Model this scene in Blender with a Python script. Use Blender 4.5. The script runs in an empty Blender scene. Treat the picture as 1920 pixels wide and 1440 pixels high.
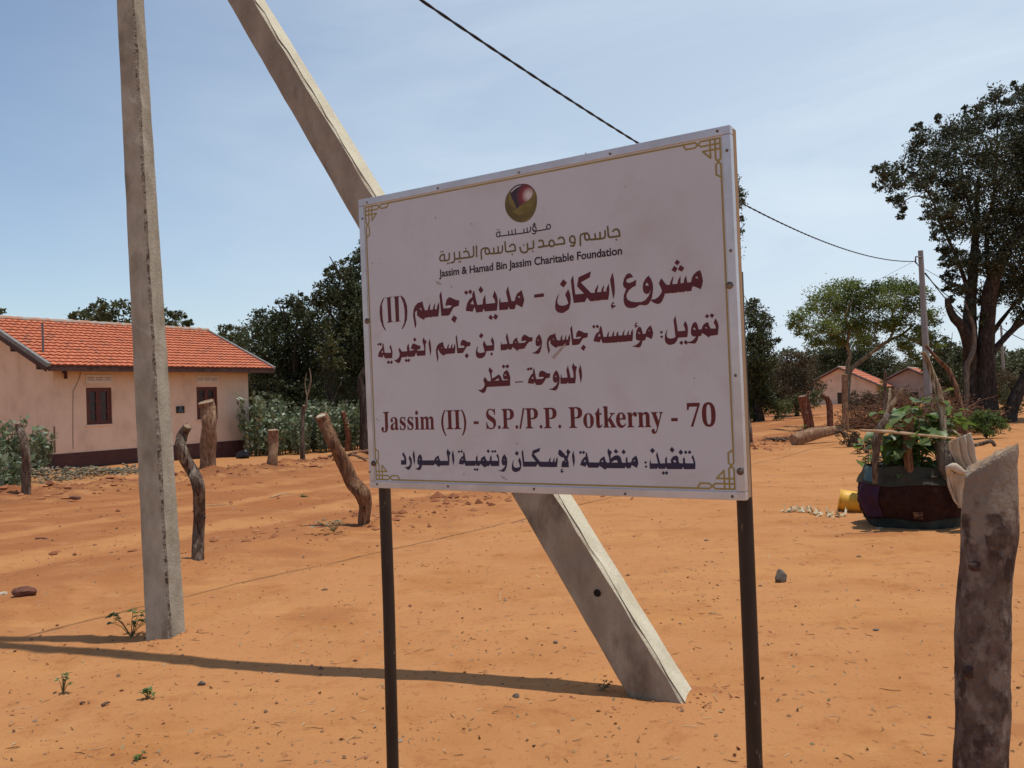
import bpy, math, random
import numpy as np
from mathutils import Vector, Matrix
from mathutils.geometry import tessellate_polygon
random.seed(7)
RNG = np.random.default_rng(11)
SC = bpy.context.scene
COL = SC.collection
R_ = math.radians

# ---------------------------------------------------------------- camera
FOC = 1660.0            # focal length in pixels of a 1920 px wide frame
EYE = Vector((0, 0, 1.55))
_roll = math.atan(.036)
_pitch = R_(.93)
FWD = Vector((0, math.cos(_pitch), math.sin(_pitch)))
_r0 = Vector((1, 0, 0)); _u0 = _r0.cross(FWD)
CR = _r0 * math.cos(_roll) - _u0 * math.sin(_roll)
CU = _u0 * math.cos(_roll) + _r0 * math.sin(_roll)
cd = bpy.data.cameras.new('camera'); cam = bpy.data.objects.new('camera', cd); COL.objects.link(cam)
cd.sensor_width = 36; cd.lens = 36 * FOC / 1920; cd.clip_end = 3000; cd.clip_start = .05
M3 = Matrix((CR, CU, -FWD)).transposed()
cam.matrix_world = Matrix.Translation(EYE) @ M3.to_4x4()
SC.camera = cam
SC.render.resolution_x = 1024; SC.render.resolution_y = 768
SC.view_settings.view_transform = 'Standard'; SC.view_settings.look = 'None'
SC.view_settings.gamma = 1; SC.view_settings.exposure = -.05
SC.cycles.max_bounces = 6

# ---------------------------------------------------------------- light
SUN_EL = R_(79.8); SUN_AZ = R_(99.5)      # azimuth from +Y towards +X
S_DIR = Vector((math.sin(SUN_AZ) * math.cos(SUN_EL), math.cos(SUN_AZ) * math.cos(SUN_EL), math.sin(SUN_EL)))
ld = bpy.data.lights.new('sun', 'SUN'); sun = bpy.data.objects.new('sun', ld); COL.objects.link(sun)
ld.energy = 3.6; ld.angle = R_(.5); ld.color = (1, .955, .88)
sun.rotation_euler = S_DIR.to_track_quat('Z', 'Y').to_euler()

W = bpy.data.worlds.new('World'); SC.world = W; W.use_nodes = True
nt = W.node_tree; N = nt.nodes; L = nt.links
bg = N['Background']; bg.inputs[1].default_value = .13
sky = N.new('ShaderNodeTexSky'); sky.sky_type = 'NISHITA'; sky.sun_disc = False
sky.sun_elevation = SUN_EL; sky.sun_rotation = SUN_AZ; sky.altitude = 0
sky.air_density = 1.0; sky.dust_density = .35; sky.ozone_density = 1.0
tc = N.new('ShaderNodeTexCoord'); mp = N.new('ShaderNodeMapping'); mp.inputs['Scale'].default_value = (1.1, 1.1, 4.5)
mp.inputs['Rotation'].default_value = (.25, .3, .9)
nz = N.new('ShaderNodeTexNoise'); nz.inputs['Scale'].default_value = 1.5; nz.inputs['Detail'].default_value = 7; nz.inputs['Roughness'].default_value = .58
nz.inputs['Distortion'].default_value = .5
cr = N.new('ShaderNodeValToRGB'); cr.color_ramp.elements[0].position = .42; cr.color_ramp.elements[1].position = .78
cr.color_ramp.elements[0].color = (.0, .0, .0, 1); cr.color_ramp.elements[1].color = (.40, .40, .40, 1)
mx = N.new('ShaderNodeMix'); mx.data_type = 'RGBA'; mx.inputs[7].default_value = (5.5, 6.4, 7.25, 1)
L.new(tc.outputs['Generated'], mp.inputs[0]); L.new(mp.outputs[0], nz.inputs['Vector']); L.new(nz.outputs['Fac'], cr.inputs[0])
dp = N.new('ShaderNodeVectorMath'); dp.operation = 'DOT_PRODUCT'; dp.inputs[1].default_value = (.62, .76, -.12); L.new(tc.outputs['Generated'], dp.inputs[0])
md = N.new('ShaderNodeMapRange'); md.interpolation_type = 'SMOOTHSTEP'
for _i, _v in zip((1, 2, 3, 4), (.08, 1.0, .0, .70)): md.inputs[_i].default_value = _v
L.new(dp.outputs['Value'], md.inputs[0])
ad = N.new('ShaderNodeMath'); ad.operation = 'ADD'; ad.use_clamp = True; ml = N.new('ShaderNodeMath'); ml.operation = 'MULTIPLY_ADD'; ml.inputs[1].default_value = 1.5; ml.inputs[2].default_value = .12; L.new(md.outputs[0], ml.inputs[0])
m3 = N.new('ShaderNodeMath'); m3.operation = 'MULTIPLY'; L.new(ml.outputs[0], m3.inputs[0]); L.new(cr.outputs[0], m3.inputs[1])
L.new(md.outputs[0], ad.inputs[0]); L.new(m3.outputs[0], ad.inputs[1])
L.new(ad.outputs[0], mx.inputs[0]); L.new(sky.outputs[0], mx.inputs[6]); L.new(mx.outputs[2], bg.inputs[0])

# ---------------------------------------------------------------- measuring helpers (photo pixel -> place in the world)
def ray(px, py):
    return FWD + CR * ((px - 960) / FOC) + CU * ((720 - py) / FOC)
def at(px, py, d):
    r = ray(px, py); return EYE + r * (d / r.y)
def gp(px, py, z=0.0):
    r = ray(px, py); return EYE + r * ((z - EYE.z) / r.z)
def on_plane(px, py, p0, n):
    r = ray(px, py); return EYE + r * ((p0 - EYE).dot(n) / r.dot(n))

# ---------------------------------------------------------------- noise + ground height
def _hash(ix, iy, s):
    h = (ix.astype(np.int64) * 374761393 + iy.astype(np.int64) * 668265263 + s * 974634777) & 0x7fffffff
    h = ((h ^ (h >> 13)) * 1274126177) & 0x7fffffff
    return ((h ^ (h >> 16)) & 0xffff) / 65535.0
def vnoise(x, y, s=0):
    x = np.asarray(x, float); y = np.asarray(y, float)
    ix = np.floor(x); iy = np.floor(y); fx = x - ix; fy = y - iy
    fx = fx * fx * (3 - 2 * fx); fy = fy * fy * (3 - 2 * fy)
    a = _hash(ix, iy, s); b = _hash(ix + 1, iy, s); c = _hash(ix, iy + 1, s); d = _hash(ix + 1, iy + 1, s)
    return (a + (b - a) * fx) * (1 - fy) + (c + (d - c) * fx) * fy - .5
ROAD_M = (.84, -.545)          # across the track; the track lies between q = -17.2 and q = -7.8
def gz(x, y):
    x = np.asarray(x, float); y = np.asarray(y, float)
    q = x * ROAD_M[0] + y * ROAD_M[1]
    q2 = q + .7 * vnoise(x * .25, y * .25, 5)
    r = np.sqrt(x * x + y * y)
    far = np.clip((120 - r) / 80, 0, 1)
    z = .05 * vnoise(x * .55, y * .55, 1) + .013 * vnoise(x * 2.1, y * 2.1, 2)
    z += .007 * vnoise(x * 6, y * 6, 3) + .006 * vnoise(x * 17, y * 17, 4)
    rough = np.exp(-((q2 + 17.3) / .7) ** 2)
    z += rough * (.14 + .16 * vnoise(x * 2.6, y * 2.6, 6) + .10 * vnoise(x * 7, y * 7, 7))
    z += np.exp(-((q2 + 12.5) / 4.2) ** 4) * (.014 * vnoise(x * 2.4, y * 2.4, 11) + .020 * vnoise(x * 5.5, y * 5.5, 12) + .012 * vnoise(x * 12, y * 12, 14))
    z += .05 * np.exp(-((q2 + 7.7) / .55) ** 2) * (1 + 1.6 * vnoise(x * 3, y * 3, 8))
    for c, w, dpt in ((-9.4, .5, .07), (-11.2, .45, .06), (-13.9, .5, .07), (-15.6, .45, .06), (-12.5, .3, .03)):
        z -= .7 * dpt * np.exp(-((q2 - c) / w) ** 2) * (1 + 2.2 * vnoise(x * 1.3, y * 1.3, 9))
    z -= .075 * np.clip(vnoise(x * 3.1, y * 3.1, 13) - .20, 0, 1) * np.clip((r - 2.5) / 1, 0, 1)
    z += .035 * np.exp(-((x - .80) ** 2 / .05 + (y - 4.50) ** 2 / .02)) + .03 * np.exp(-((x + 2.40) ** 2 + (y - 6.1) ** 2) / .05)
    z = z * far
    z -= .14 * np.clip((-q - 19) / 4, 0, 1) * np.clip((y - 25) / 6, 0, 1) * (x < 0)
    return z
def g1(x, y): return float(gz(x, y))
def ground_at(px, py):
    p = gp(px, py)
    for _ in range(4): p = gp(px, py, g1(p.x, p.y))
    return p

# ---------------------------------------------------------------- object helpers
OFF = {}
def tag(o, label=None, cat=None, group=None, kind=None):
    if label: o['label'] = label
    if cat: o['category'] = cat
    if group: o['group'] = group
    if kind: o['kind'] = kind
    return o
def thing(name, loc, label, cat, group=None):
    o = bpy.data.objects.new(name, None); COL.objects.link(o); o.location = loc
    o.empty_display_size = .2
    OFF[o.name] = Vector(loc)
    return tag(o, label, cat, group)
def link(name, me, mat, parent=None, origin=None):
    off = OFF[parent.name] if parent else Vector(origin or (0, 0, 0))
    me.transform(Matrix.Translation(-off))
    if mat: me.materials.append(mat)
    o = bpy.data.objects.new(name, me); COL.objects.link(o)
    if parent: o.parent = parent
    else: o.location = off
    OFF[o.name] = off
    return o
def copy_tree(o, parent=None):
    c = o.copy(); COL.objects.link(c); OFF[c.name] = OFF[o.name]
    if parent: c.parent = parent
    for ch in list(o.children): copy_tree(ch, c)
    return c

class MB:
    def __init__(s): s.v = []; s.f = []; s.sm = []
    def add(s, vs, fs, smooth=False):
        b = len(s.v); s.v += [tuple(p) for p in vs]; s.f += [tuple(i + b for i in f) for f in fs]; s.sm += [smooth] * len(fs)
        return s
    def box(s, o, ax, ay, az):          # corner + three edge vectors
        o = Vector(o); ax = Vector(ax); ay = Vector(ay); az = Vector(az)
        p = [o, o + ax, o + ax + ay, o + ay]; p += [q + az for q in p]
        if ax.cross(ay).dot(az) > 0: fs = [(3, 2, 1, 0), (4, 5, 6, 7), (0, 1, 5, 4), (1, 2, 6, 5), (2, 3, 7, 6), (3, 0, 4, 7)]
        else: fs = [(0, 1, 2, 3), (7, 6, 5, 4), (4, 5, 1, 0), (5, 6, 2, 1), (6, 7, 3, 2), (7, 4, 0, 3)]
        return s.add(p, fs)
    def tube(s, path, rad, n=8, cap=True, jit=0.0, smooth=True, seed=0, sub=0, rough=0.0):
        path = [Vector(p) for p in path]
        if not hasattr(rad, '__len__'): rad = [rad] * len(path)
        if sub:                                   # Catmull-Rom resample
            P = [path[0] * 2 - path[1]] + path + [path[-1] * 2 - path[-2]]; np_, nr = [], []
            for i in range(len(path) - 1):
                for k in range(sub):
                    t = k / sub; a, b, c, d = P[i:i + 4]
                    np_.append(.5 * ((2 * b) + (c - a) * t + (2 * a - 5 * b + 4 * c - d) * t * t + (3 * b - a - 3 * c + d) * t ** 3))
                    nr.append(rad[i] * (1 - t) + rad[i + 1] * t)
            path = np_ + [path[-1]]; rad = nr + [rad[-1]]
        rnd = random.Random(seed)
        t0 = (path[1] - path[0]).normalized(); up = Vector((0, 0, 1)) if abs(t0.z) < .9 else Vector((1, 0, 0))
        a = t0.cross(up).normalized(); vs = []; fs = []
        ph = [rnd.uniform(0, 6.28) for _ in range(4)]
        for i, p in enumerate(path):
            t = (path[min(i + 1, len(path) - 1)] - path[max(i - 1, 0)])
            t = t.normalized() if t.length > 1e-9 else t0
            a = (a - t * a.dot(t)); a = a.normalized() if a.length > 1e-6 else t.orthogonal().normalized(); b = t.cross(a)
            for k in range(n):
                th = 2 * math.pi * k / n
                j = 1 + jit * (.5 * math.sin(2 * th + ph[0] + i * .6) + .35 * math.sin(3 * th + ph[1] - i * .9) + rnd.uniform(-.5, .5))
                if rough:
                    cx, cy = math.cos(th), math.sin(th); ds = i * .37
                    j *= 1 + rough * (1.5 * float(vnoise(cx * 2.1 + 9 + seed, cy * 2.1 + ds * .22, 61)) + 1.1 * float(vnoise(cx * 4.3 + ds * .12, cy * 4.3 + 5 + ds * .4 + seed, 62)) - .6 * max(0, float(vnoise(th * 3.2, ds * .18 + seed, 63))))
                vs.append(p + (a * math.cos(th) + b * math.sin(th)) * rad[i] * j)
        for i in range(len(path) - 1):
            for k in range(n):
                k2 = (k + 1) % n; fs.append((i * n + k, i * n + k2, (i + 1) * n + k2, (i + 1) * n + k))
        s.add(vs, fs, smooth)
        if cap:
            m = len(vs); s.add(vs[:n], [tuple(range(n - 1, -1, -1))]); s.add(vs[m - n:], [tuple(range(n))])
        return s
    def lathe(s, c, prof, n=24, smooth=True, jit=0, seed=0, a0=0, a1=2 * math.pi):
        c = Vector(c); rnd = random.Random(seed); vs = []; fs = []; full = abs(a1 - a0 - 2 * math.pi) < 1e-6
        m = n if full else n + 1
        for r, z in prof:
            for k in range(m):
                th = a0 + (a1 - a0) * k / n; rr = r * (1 + jit * rnd.uniform(-1, 1))
                vs.append(c + Vector((rr * math.cos(th), rr * math.sin(th), z)))
        for i in range(len(prof) - 1):
            for k in range(n):
                k2 = (k + 1) % m; fs.append((i * m + k, i * m + k2, (i + 1) * m + k2, (i + 1) * m + k))
        return s.add(vs, fs, smooth)
    def build(s, name, mat, parent=None, origin=None):
        me = bpy.data.meshes.new(name); me.from_pydata(s.v, [], s.f)
        me.polygons.foreach_set('use_smooth', s.sm); me.update()
        return link(name, me, mat, parent, origin)

def np_mesh(name, verts, k, smooth=False):       # faces of k consecutive vertices each
    me = bpy.data.meshes.new(name); n = len(verts); nf = n // k
    me.vertices.add(n); me.vertices.foreach_set('co', np.ascontiguousarray(verts, np.float32).ravel())
    me.loops.add(n); me.loops.foreach_set('vertex_index', np.arange(n, dtype=np.int32))
    me.polygons.add(nf); me.polygons.foreach_set('loop_start', np.arange(0, n, k, dtype=np.int32))
    me.update(calc_edges=True)
    return me
def unit(v): return v / np.maximum(np.linalg.norm(v, axis=1, keepdims=True), 1e-9)
def leaf_quads(c, size, aspect=.5, rng=RNG, up=.3, dirs=None):
    n = len(c); size = np.broadcast_to(np.asarray(size, float), (n,)) * rng.uniform(.6, 1.35, n)
    nr = unit(rng.normal(size=(n, 3)) + np.array([0, 0, up]))
    d = rng.normal(size=(n, 3)) if dirs is None else dirs + .35 * rng.normal(size=(n, 3))
    d = unit(d - nr * np.sum(d * nr, 1, keepdims=True)); w = np.cross(nr, d)
    s = size[:, None]
    v = np.stack([c - d * s * .5, c + w * s * aspect * .5 - d * s * .05, c + d * s * .5 - nr * s * .08, c - w * s * aspect * .5 - d * s * .05], 1)
    return v.reshape(-1, 3)

# ---------------------------------------------------------------- materials
def nodes_of(name):
    m = bpy.data.materials.new(name); m.use_nodes = True
    return m, m.node_tree.nodes, m.node_tree.links, m.node_tree.nodes['Principled BSDF']
def mat(name, c1, c2=None, scale=4, rough=.85, bump=0, bscale=30, lo=.38, hi=.62, spec=.3, metal=0, stretch=(1, 1, 1), detail=5, c3=None, s3=1.2, lo3=.55, hi3=.7, w=0, crack=None):
    m, N, L, b = nodes_of(name)
    b.inputs['Base Color'].default_value = (*c1, 1); b.inputs['Roughness'].default_value = rough
    b.inputs['Specular IOR Level'].default_value = spec; b.inputs['Metallic'].default_value = metal
    tc = N.new('ShaderNodeTexCoord'); mp = N.new('ShaderNodeMapping'); mp.inputs['Scale'].default_value = stretch
    mp.inputs['Location'].default_value = (w, w * 1.7, w * .6)
    L.new(tc.outputs['Object'], mp.inputs[0])
    def noise(sc, det=detail):
        n = N.new('ShaderNodeTexNoise'); n.inputs['Scale'].default_value = sc; n.inputs['Detail'].default_value = det; n.inputs['Roughness'].default_value = .62
        L.new(mp.outputs[0], n.inputs['Vector']); return n
    def ramp(src, lo, hi):
        r = N.new('ShaderNodeMapRange'); r.inputs[1].default_value = lo; r.inputs[2].default_value = hi; L.new(src, r.inputs[0]); return r.outputs[0]
    out = None
    if c2:
        mx = N.new('ShaderNodeMix'); mx.data_type = 'RGBA'; mx.inputs[6].default_value = (*c1, 1); mx.inputs[7].default_value = (*c2, 1)
        L.new(ramp(noise(scale).outputs['Fac'], lo, hi), mx.inputs[0]); out = mx.outputs[2]
    if c3:
        mx = N.new('ShaderNodeMix'); mx.data_type = 'RGBA'; mx.inputs[7].default_value = (*c3, 1)
        if out: L.new(out, mx.inputs[6])
        else: mx.inputs[6].default_value = (*c1, 1)
        L.new(ramp(noise(s3).outputs['Fac'], lo3, hi3), mx.inputs[0]); out = mx.outputs[2]
    if crack:                                   # long dark splits along the grain
        m2 = N.new('ShaderNodeMapping'); m2.inputs['Scale'].default_value = (1, 1, .07); L.new(tc.outputs['Object'], m2.inputs[0])
        n2 = N.new('ShaderNodeTexNoise'); n2.inputs['Scale'].default_value = crack; n2.inputs['Detail'].default_value = 4; L.new(m2.outputs[0], n2.inputs['Vector'])
        mx = N.new('ShaderNodeMix'); mx.data_type = 'RGBA'; mx.inputs[7].default_value = (*[c * .28 for c in c1], 1)
        if out: L.new(out, mx.inputs[6])
        else: mx.inputs[6].default_value = (*c1, 1)
        L.new(ramp(n2.outputs['Fac'], .55, .63), mx.inputs[0]); out = mx.outputs[2]
    if out: L.new(out, b.inputs['Base Color'])
    if bump:
        bp = N.new('ShaderNodeBump'); bp.inputs['Strength'].default_value = bump; bp.inputs['Distance'].default_value = .02
        L.new(noise(bscale, 6).outputs['Fac'], bp.inputs['Height']); L.new(bp.outputs[0], b.inputs['Normal'])
    return m
def leaf_mat(name, cols, trans=.35, rough=.5, spec=.35):
    m, N, L, b = nodes_of(name)
    g = N.new('ShaderNodeNewGeometry'); r = N.new('ShaderNodeValToRGB'); r.color_ramp.interpolation = 'LINEAR'
    e = r.color_ramp.elements
    while len(e) < len(cols): e.new(.5)
    for i, c in enumerate(cols): e[i].position = i / max(1, len(cols) - 1); e[i].color = (*c, 1)
    L.new(g.outputs['Random Per Island'], r.inputs[0]); L.new(r.outputs[0], b.inputs['Base Color'])
    b.inputs['Roughness'].default_value = rough; b.inputs['Specular IOR Level'].default_value = spec
    t = N.new('ShaderNodeBsdfTranslucent'); L.new(r.outputs[0], t.inputs[0])
    mx = N.new('ShaderNodeMixShader'); mx.inputs[0].default_value = trans
    L.new(b.outputs[0], mx.inputs[1]); L.new(t.outputs[0], mx.inputs[2]); L.new(mx.outputs[0], N['Material Output'].inputs[0])
    return m
# ---------------------------------------------------------------- ground
def soil_mat():
    m, N, L, b = nodes_of('soil'); b.inputs['Roughness'].default_value = .95; b.inputs['Specular IOR Level'].default_value = .12
    g = N.new('ShaderNodeNewGeometry'); pos = g.outputs['Position']
    def noise(sc, det=6, rgh=.6, vec=None):
        n = N.new('ShaderNodeTexNoise'); n.inputs['Scale'].default_value = sc; n.inputs['Detail'].default_value = det; n.inputs['Roughness'].default_value = rgh
        L.new(vec or pos, n.inputs['Vector']); return n.outputs['Fac']
    def mr(src, lo, hi, a=0, bb=1):
        r = N.new('ShaderNodeMapRange'); r.interpolation_type = 'SMOOTHSTEP'
        for i, v in zip((1, 2, 3, 4), (lo, hi, a, bb)): r.inputs[i].default_value = v
        L.new(src, r.inputs[0]); return r.outputs[0]
    def mul(x, y, op='MULTIPLY'):
        n = N.new('ShaderNodeMath'); n.operation = op
        for i, v in enumerate((x, y)):
            if isinstance(v, (int, float)): n.inputs[i].default_value = v
            else: L.new(v, n.inputs[i])
        return n.outputs[0]
    def mix(f, a, c):
        n = N.new('ShaderNodeMix'); n.data_type = 'RGBA'
        if isinstance(f, (int, float)): n.inputs[0].default_value = f
        else: L.new(f, n.inputs[0])
        for i, v in ((6, a), (7, c)):
            if isinstance(v, tuple): n.inputs[i].default_value = (*v, 1)
            else: L.new(v, n.inputs[i])
        return n.outputs[2]
    dot = N.new('ShaderNodeVectorMath'); dot.operation = 'DOT_PRODUCT'; dot.inputs[1].default_value = (ROAD_M[0], ROAD_M[1], 0); L.new(pos, dot.inputs[0])
    q = mul(dot.outputs['Value'], mul(noise(.35, 3), 1.6), 'ADD')          # wobbling distance across the track
    # coordinates stretched along the track
    mp = N.new('ShaderNodeMapping'); mp.inputs['Rotation'].default_value = (0, 0, -math.atan2(.84, .545)); mp.inputs['Scale'].default_value = (.35, 1.6, 1)
    L.new(pos, mp.inputs[0])
    streak = noise(1.1, 6, .62, mp.outputs[0])
    sand = (.435, .192, .072); deep = (.300, .108, .036); dark = (.190, .066, .027); pale = (.50, .232, .080)
    c = mix(mr(noise(.9, 8, .6), .44, .68), sand, (.385, .158, .050))
    c = mix(mul(mr(streak, .48, .66), .55), c, pale)
    track = mul(mr(q, -18.5, -16.2), mr(q, -5.2, -8.6))
    c = mix(mul(track, mr(streak,   .36, .54, .50, 1.0)), c, deep)
    c = mix(mul(mul(mr(q, -8.4, -7.6), mr(q, -4.5, -6.6)), mr(noise(1.7, 7), .42, .6, 0, .55)), c, deep)
    for rc_, rw_, am_ in ((-9.0, .62, .75), (-11.3, .40, .6), (-13.4, .35, .45), (-15.7, .55, .75)):          # pale wheel-polished bands along the track
        ab = mul(mul(q, -rc_, 'ADD'), 0, 'ADD'); a2 = N.new('ShaderNodeMath'); a2.operation = 'ABSOLUTE'; L.new(ab, a2.inputs[0])
        c = mix(mul(mr(a2.outputs[0], rw_, rw_ * .35, 0, am_), mr(noise(1.3, 5), .34, .56, .25, 1)), c, (.475, .220, .080))
    berm = mul(mr(q, -17.7, -16.6), mr(q, -14.6, -15.8))
    c = mix(mul(berm, mr(noise(2.3, 7), .38, .6, .25, .85)), c, dark)
    beyond = mr(q, -17.2, -19.4)
    c = mix(mul(beyond, mr(noise(.8, 7), .4, .62, .1, .6)), c, (.33, .155, .058))
    c = mix(mr(noise(.55, 5), .60, .72, 0, .55), c, deep)
    c = mix(mr(noise(3.6, 8, .7), .54, .70, 0, .55), c, deep)
    c = mix(mr(noise(1.9, 9, .72), .56, .68, 0, .4), c, (.50, .25, .105))
    c = mix(mr(noise(11, 6, .7), .60, .76, 0, .45), c, dark)
    c = mix(mr(noise(26, 4), .58, .72, 0, .6), c, dark)
    c = mix(mr(noise(70, 3), .35, .75, 0, .16), c, (.54, .28, .11))
    for sx_, sy_, rx_, ry_ in ((-1.45, 6.55, .42, .30), (.86, 4.52, .34, .12), (2.15, 3.95, .30, .13), (3.6, 9.2, .7, .25), (-2.3, 9.3, .5, .35)):       # damp or trodden dark stains
        s_ = N.new('ShaderNodeVectorMath'); s_.operation = 'SUBTRACT'; s_.inputs[1].default_value = (sx_, sy_, 0); L.new(pos, s_.inputs[0])
        m_ = N.new('ShaderNodeVectorMath'); m_.operation = 'MULTIPLY'; m_.inputs[1].default_value = (1 / rx_, 1 / ry_, 0); L.new(s_.outputs[0], m_.inputs[0])
        l_ = N.new('ShaderNodeVectorMath'); l_.operation = 'LENGTH'; L.new(m_.outputs[0], l_.inputs[0])
        dd = mul(l_.outputs['Value'], mul(noise(7, 6, .7), 1.5), 'ADD')
        c = mix(mr(dd, 1.75, 1.15, 0, .55), c, deep)
    L.new(c, b.inputs['Base Color'])
    h = mul(mul(noise(9, 8, .65), .6), mul(noise(60, 5, .7), .18), 'ADD')
    bp = N.new('ShaderNodeBump'); bp.inputs['Strength'].default_value = .75; bp.inputs['Distance'].default_value = .035
    L.new(h, bp.inputs['Height']); L.new(bp.outputs[0], b.inputs['Normal'])
    return m
def build_ground():
    u = np.linspace(-math.asinh(700 / 1.3), math.asinh(700 / 1.3), 720); xs = 1.3 * np.sinh(u)
    v = np.linspace(-math.asinh(700 / 2.2), math.asinh(700 / 2.2), 680); ys = 5.5 + 2.2 * np.sinh(v)
    X, Y = np.meshgrid(xs, ys); Z = gz(X, Y)
    nx, ny = len(xs), len(ys)
    co = np.stack([X, Y, Z], -1).reshape(-1, 3)
    i = (np.arange(ny - 1)[:, None] * nx + np.arange(nx - 1)[None]).reshape(-1)
    q = np.stack([i, i + 1, i + nx + 1, i + nx], 1)
    me = bpy.data.meshes.new('ground'); me.vertices.add(len(co)); me.vertices.foreach_set('co', co.astype(np.float32).ravel())
    me.loops.add(q.size); me.loops.foreach_set('vertex_index', q.astype(np.int32).ravel())
    me.polygons.add(len(q)); me.polygons.foreach_set('loop_start', np.arange(0, q.size, 4, dtype=np.int32))
    me.update(calc_edges=True); me.polygons.foreach_set('use_smooth', np.ones(len(q), bool))
    tag(link('ground', me, soil_mat()), kind='structure')
build_ground()

def rocks_mesh(P, rad, flat=.6, rng=RNG):          # octahedron-like clods, eight triangles each
    n = len(P); base = np.array([[1, 0, 0], [0, 1, 0], [-1, 0, 0], [0, -1, 0], [0, 0, 1], [0, 0, -1.]])
    tri = np.array([[0, 1, 4], [1, 2, 4], [2, 3, 4], [3, 0, 4], [1, 0, 5], [2, 1, 5], [3, 2, 5], [0, 3, 5]])
    v = base[None] * rng.uniform(.6, 1.35, (n, 6, 1)); a = rng.uniform(0, 6.28, n)
    c, s = np.cos(a)[:, None], np.sin(a)[:, None]; st = rng.uniform(.6, 1.5, (n, 1))
    x = (v[..., 0] * st * c - v[..., 1] * s); y = (v[..., 0] * st * s + v[..., 1] * c)
    V = np.stack([x, y, v[..., 2] * flat], -1) * rad[:, None, None] + P[:, None]
    F = (tri[None] + np.arange(n)[:, None, None] * 6).reshape(-1, 3)
    me = bpy.data.meshes.new('clods'); me.from_pydata(V.reshape(-1, 3), [], F); me.update()
    return me
def island_mat(name, cols, rough=.9):
    m = leaf_mat(name, cols, 0, rough, .15); return m
def scatter(n, ymin, ymax, xf=.72, rng=RNG):
    y = ymin * (ymax / ymin) ** rng.uniform(0, 1, n); x = y * rng.uniform(-xf, xf, n)
    return x, y
# loose clods and pebbles everywhere, denser in patches
x, y = scatter(9000, 3.2, 26); keep = vnoise(x * .8, y * .8, 21) + .5 * vnoise(x * 3, y * 3, 22) > RNG.uniform(-.25, .55, len(x)); x, y = x[keep], y[keep]
r = .0025 + .0032 * RNG.exponential(1, len(x)) * np.clip(y / 6, .8, 2.2); r = np.minimum(r, .026)
P = np.stack([x, y, gz(x, y) + r * .15], 1)
tag(link('pebbles', rocks_mesh(P, r), island_mat('pebble', [(.10, .045, .028), (.20, .085, .045), (.30, .13, .06), (.14, .09, .065), (.36, .27, .19)])), 'small dark pebbles and soil crumbs strewn over the orange sand', 'pebbles', kind='stuff')
n = 3600
yy = RNG.uniform(9, 46, n) * RNG.uniform(.5, 1, n) + 4; off = np.where(RNG.uniform(size=n) < .6, -17.2 + RNG.normal(0, .55, n), -7.9 + RNG.normal(0, .45, n))
xx = (off + .545 * yy) / .84; k = np.abs(xx) < yy * .75; xx, yy = xx[k], yy[k]
r = np.minimum(.012 + .022 * RNG.exponential(1, len(xx)), .12); P = np.stack([xx, yy, gz(xx, yy) + r * .1], 1)
qn = 1500; yq = RNG.uniform(7, 34, qn) * RNG.uniform(.55, 1, qn) + 3; oq = RNG.uniform(-16.8, -8, qn); xq = (oq + .545 * yq) / .84; kq = (np.abs(xq) < yq * .75) & (vnoise(xq * .6, yq * .6, 23) > RNG.uniform(-.3, .3, qn)); xq, yq = xq[kq], yq[kq]
rq = np.minimum(.008 + .013 * RNG.exponential(1, len(xq)), .06)
for fx, fy, m_ in ((311, 1192, 70), (1260, 1308, 90), (682, 986, 60), (371, 1048, 40), (800, 1060, 20)):
    f_ = ground_at(fx, fy); xa = f_.x + RNG.normal(0, .16, m_); ya = f_.y + RNG.normal(0, .10, m_); xq = np.concatenate([xq, xa]); yq = np.concatenate([yq, ya]); rq = np.concatenate([rq, RNG.uniform(.003, .014, m_)])
P = np.concatenate([P, np.stack([xq, yq, gz(xq, yq) + rq * .15], 1)]); r = np.concatenate([r, rq])
tag(link('soil_clods', rocks_mesh(P, r), island_mat('clod', [(.17, .06, .03), (.30, .115, .05), (.40, .17, .075)])), 'red soil clods thrown up along the edges of the dirt track', 'soil clods', kind='stuff')
# twigs, straw and dry leaf flakes
x, y = scatter(1500, 3.3, 24); x2, y2 = scatter(800, 3.3, 14)
mb = MB()
for a, bb in zip(x, y):
    ln = random.uniform(.015, .075) * (1.6 if random.random() < .08 else 1); th = random.uniform(0, 6.28); z = g1(a, bb) + .004
    d = Vector((math.cos(th), math.sin(th), random.uniform(-.05, .25))) * ln; p = Vector((a, bb, z)); s = Vector((-math.sin(th), math.cos(th), 0)) * ln * random.uniform(-.2, .2)
    mb.tube([p - d * .5, p + s, p + d * .5], [.0014, .002, .0012], 3, False, smooth=False)
mb.build('dry_twigs', island_mat('twig', [(.10, .06, .035), (.24, .14, .07), (.52, .38, .22), (.16, .08, .045)]))
tag(bpy.data.objects['dry_twigs'], 'dry twigs and bits of straw scattered over the sand', 'twigs', kind='stuff')
c = np.stack([x2, y2, gz(x2, y2) + .006], 1)
tag(link('leaf_flakes', np_mesh('leaf_flakes', leaf_quads(c, .026, .55, up=1.2), 4), island_mat('flake', [(.14, .07, .04), (.30, .18, .09), (.50, .36, .20), (.20, .16, .08)])), 'dry leaf flakes lying loose on the orange sand', 'dry leaves', kind='stuff')

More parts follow.
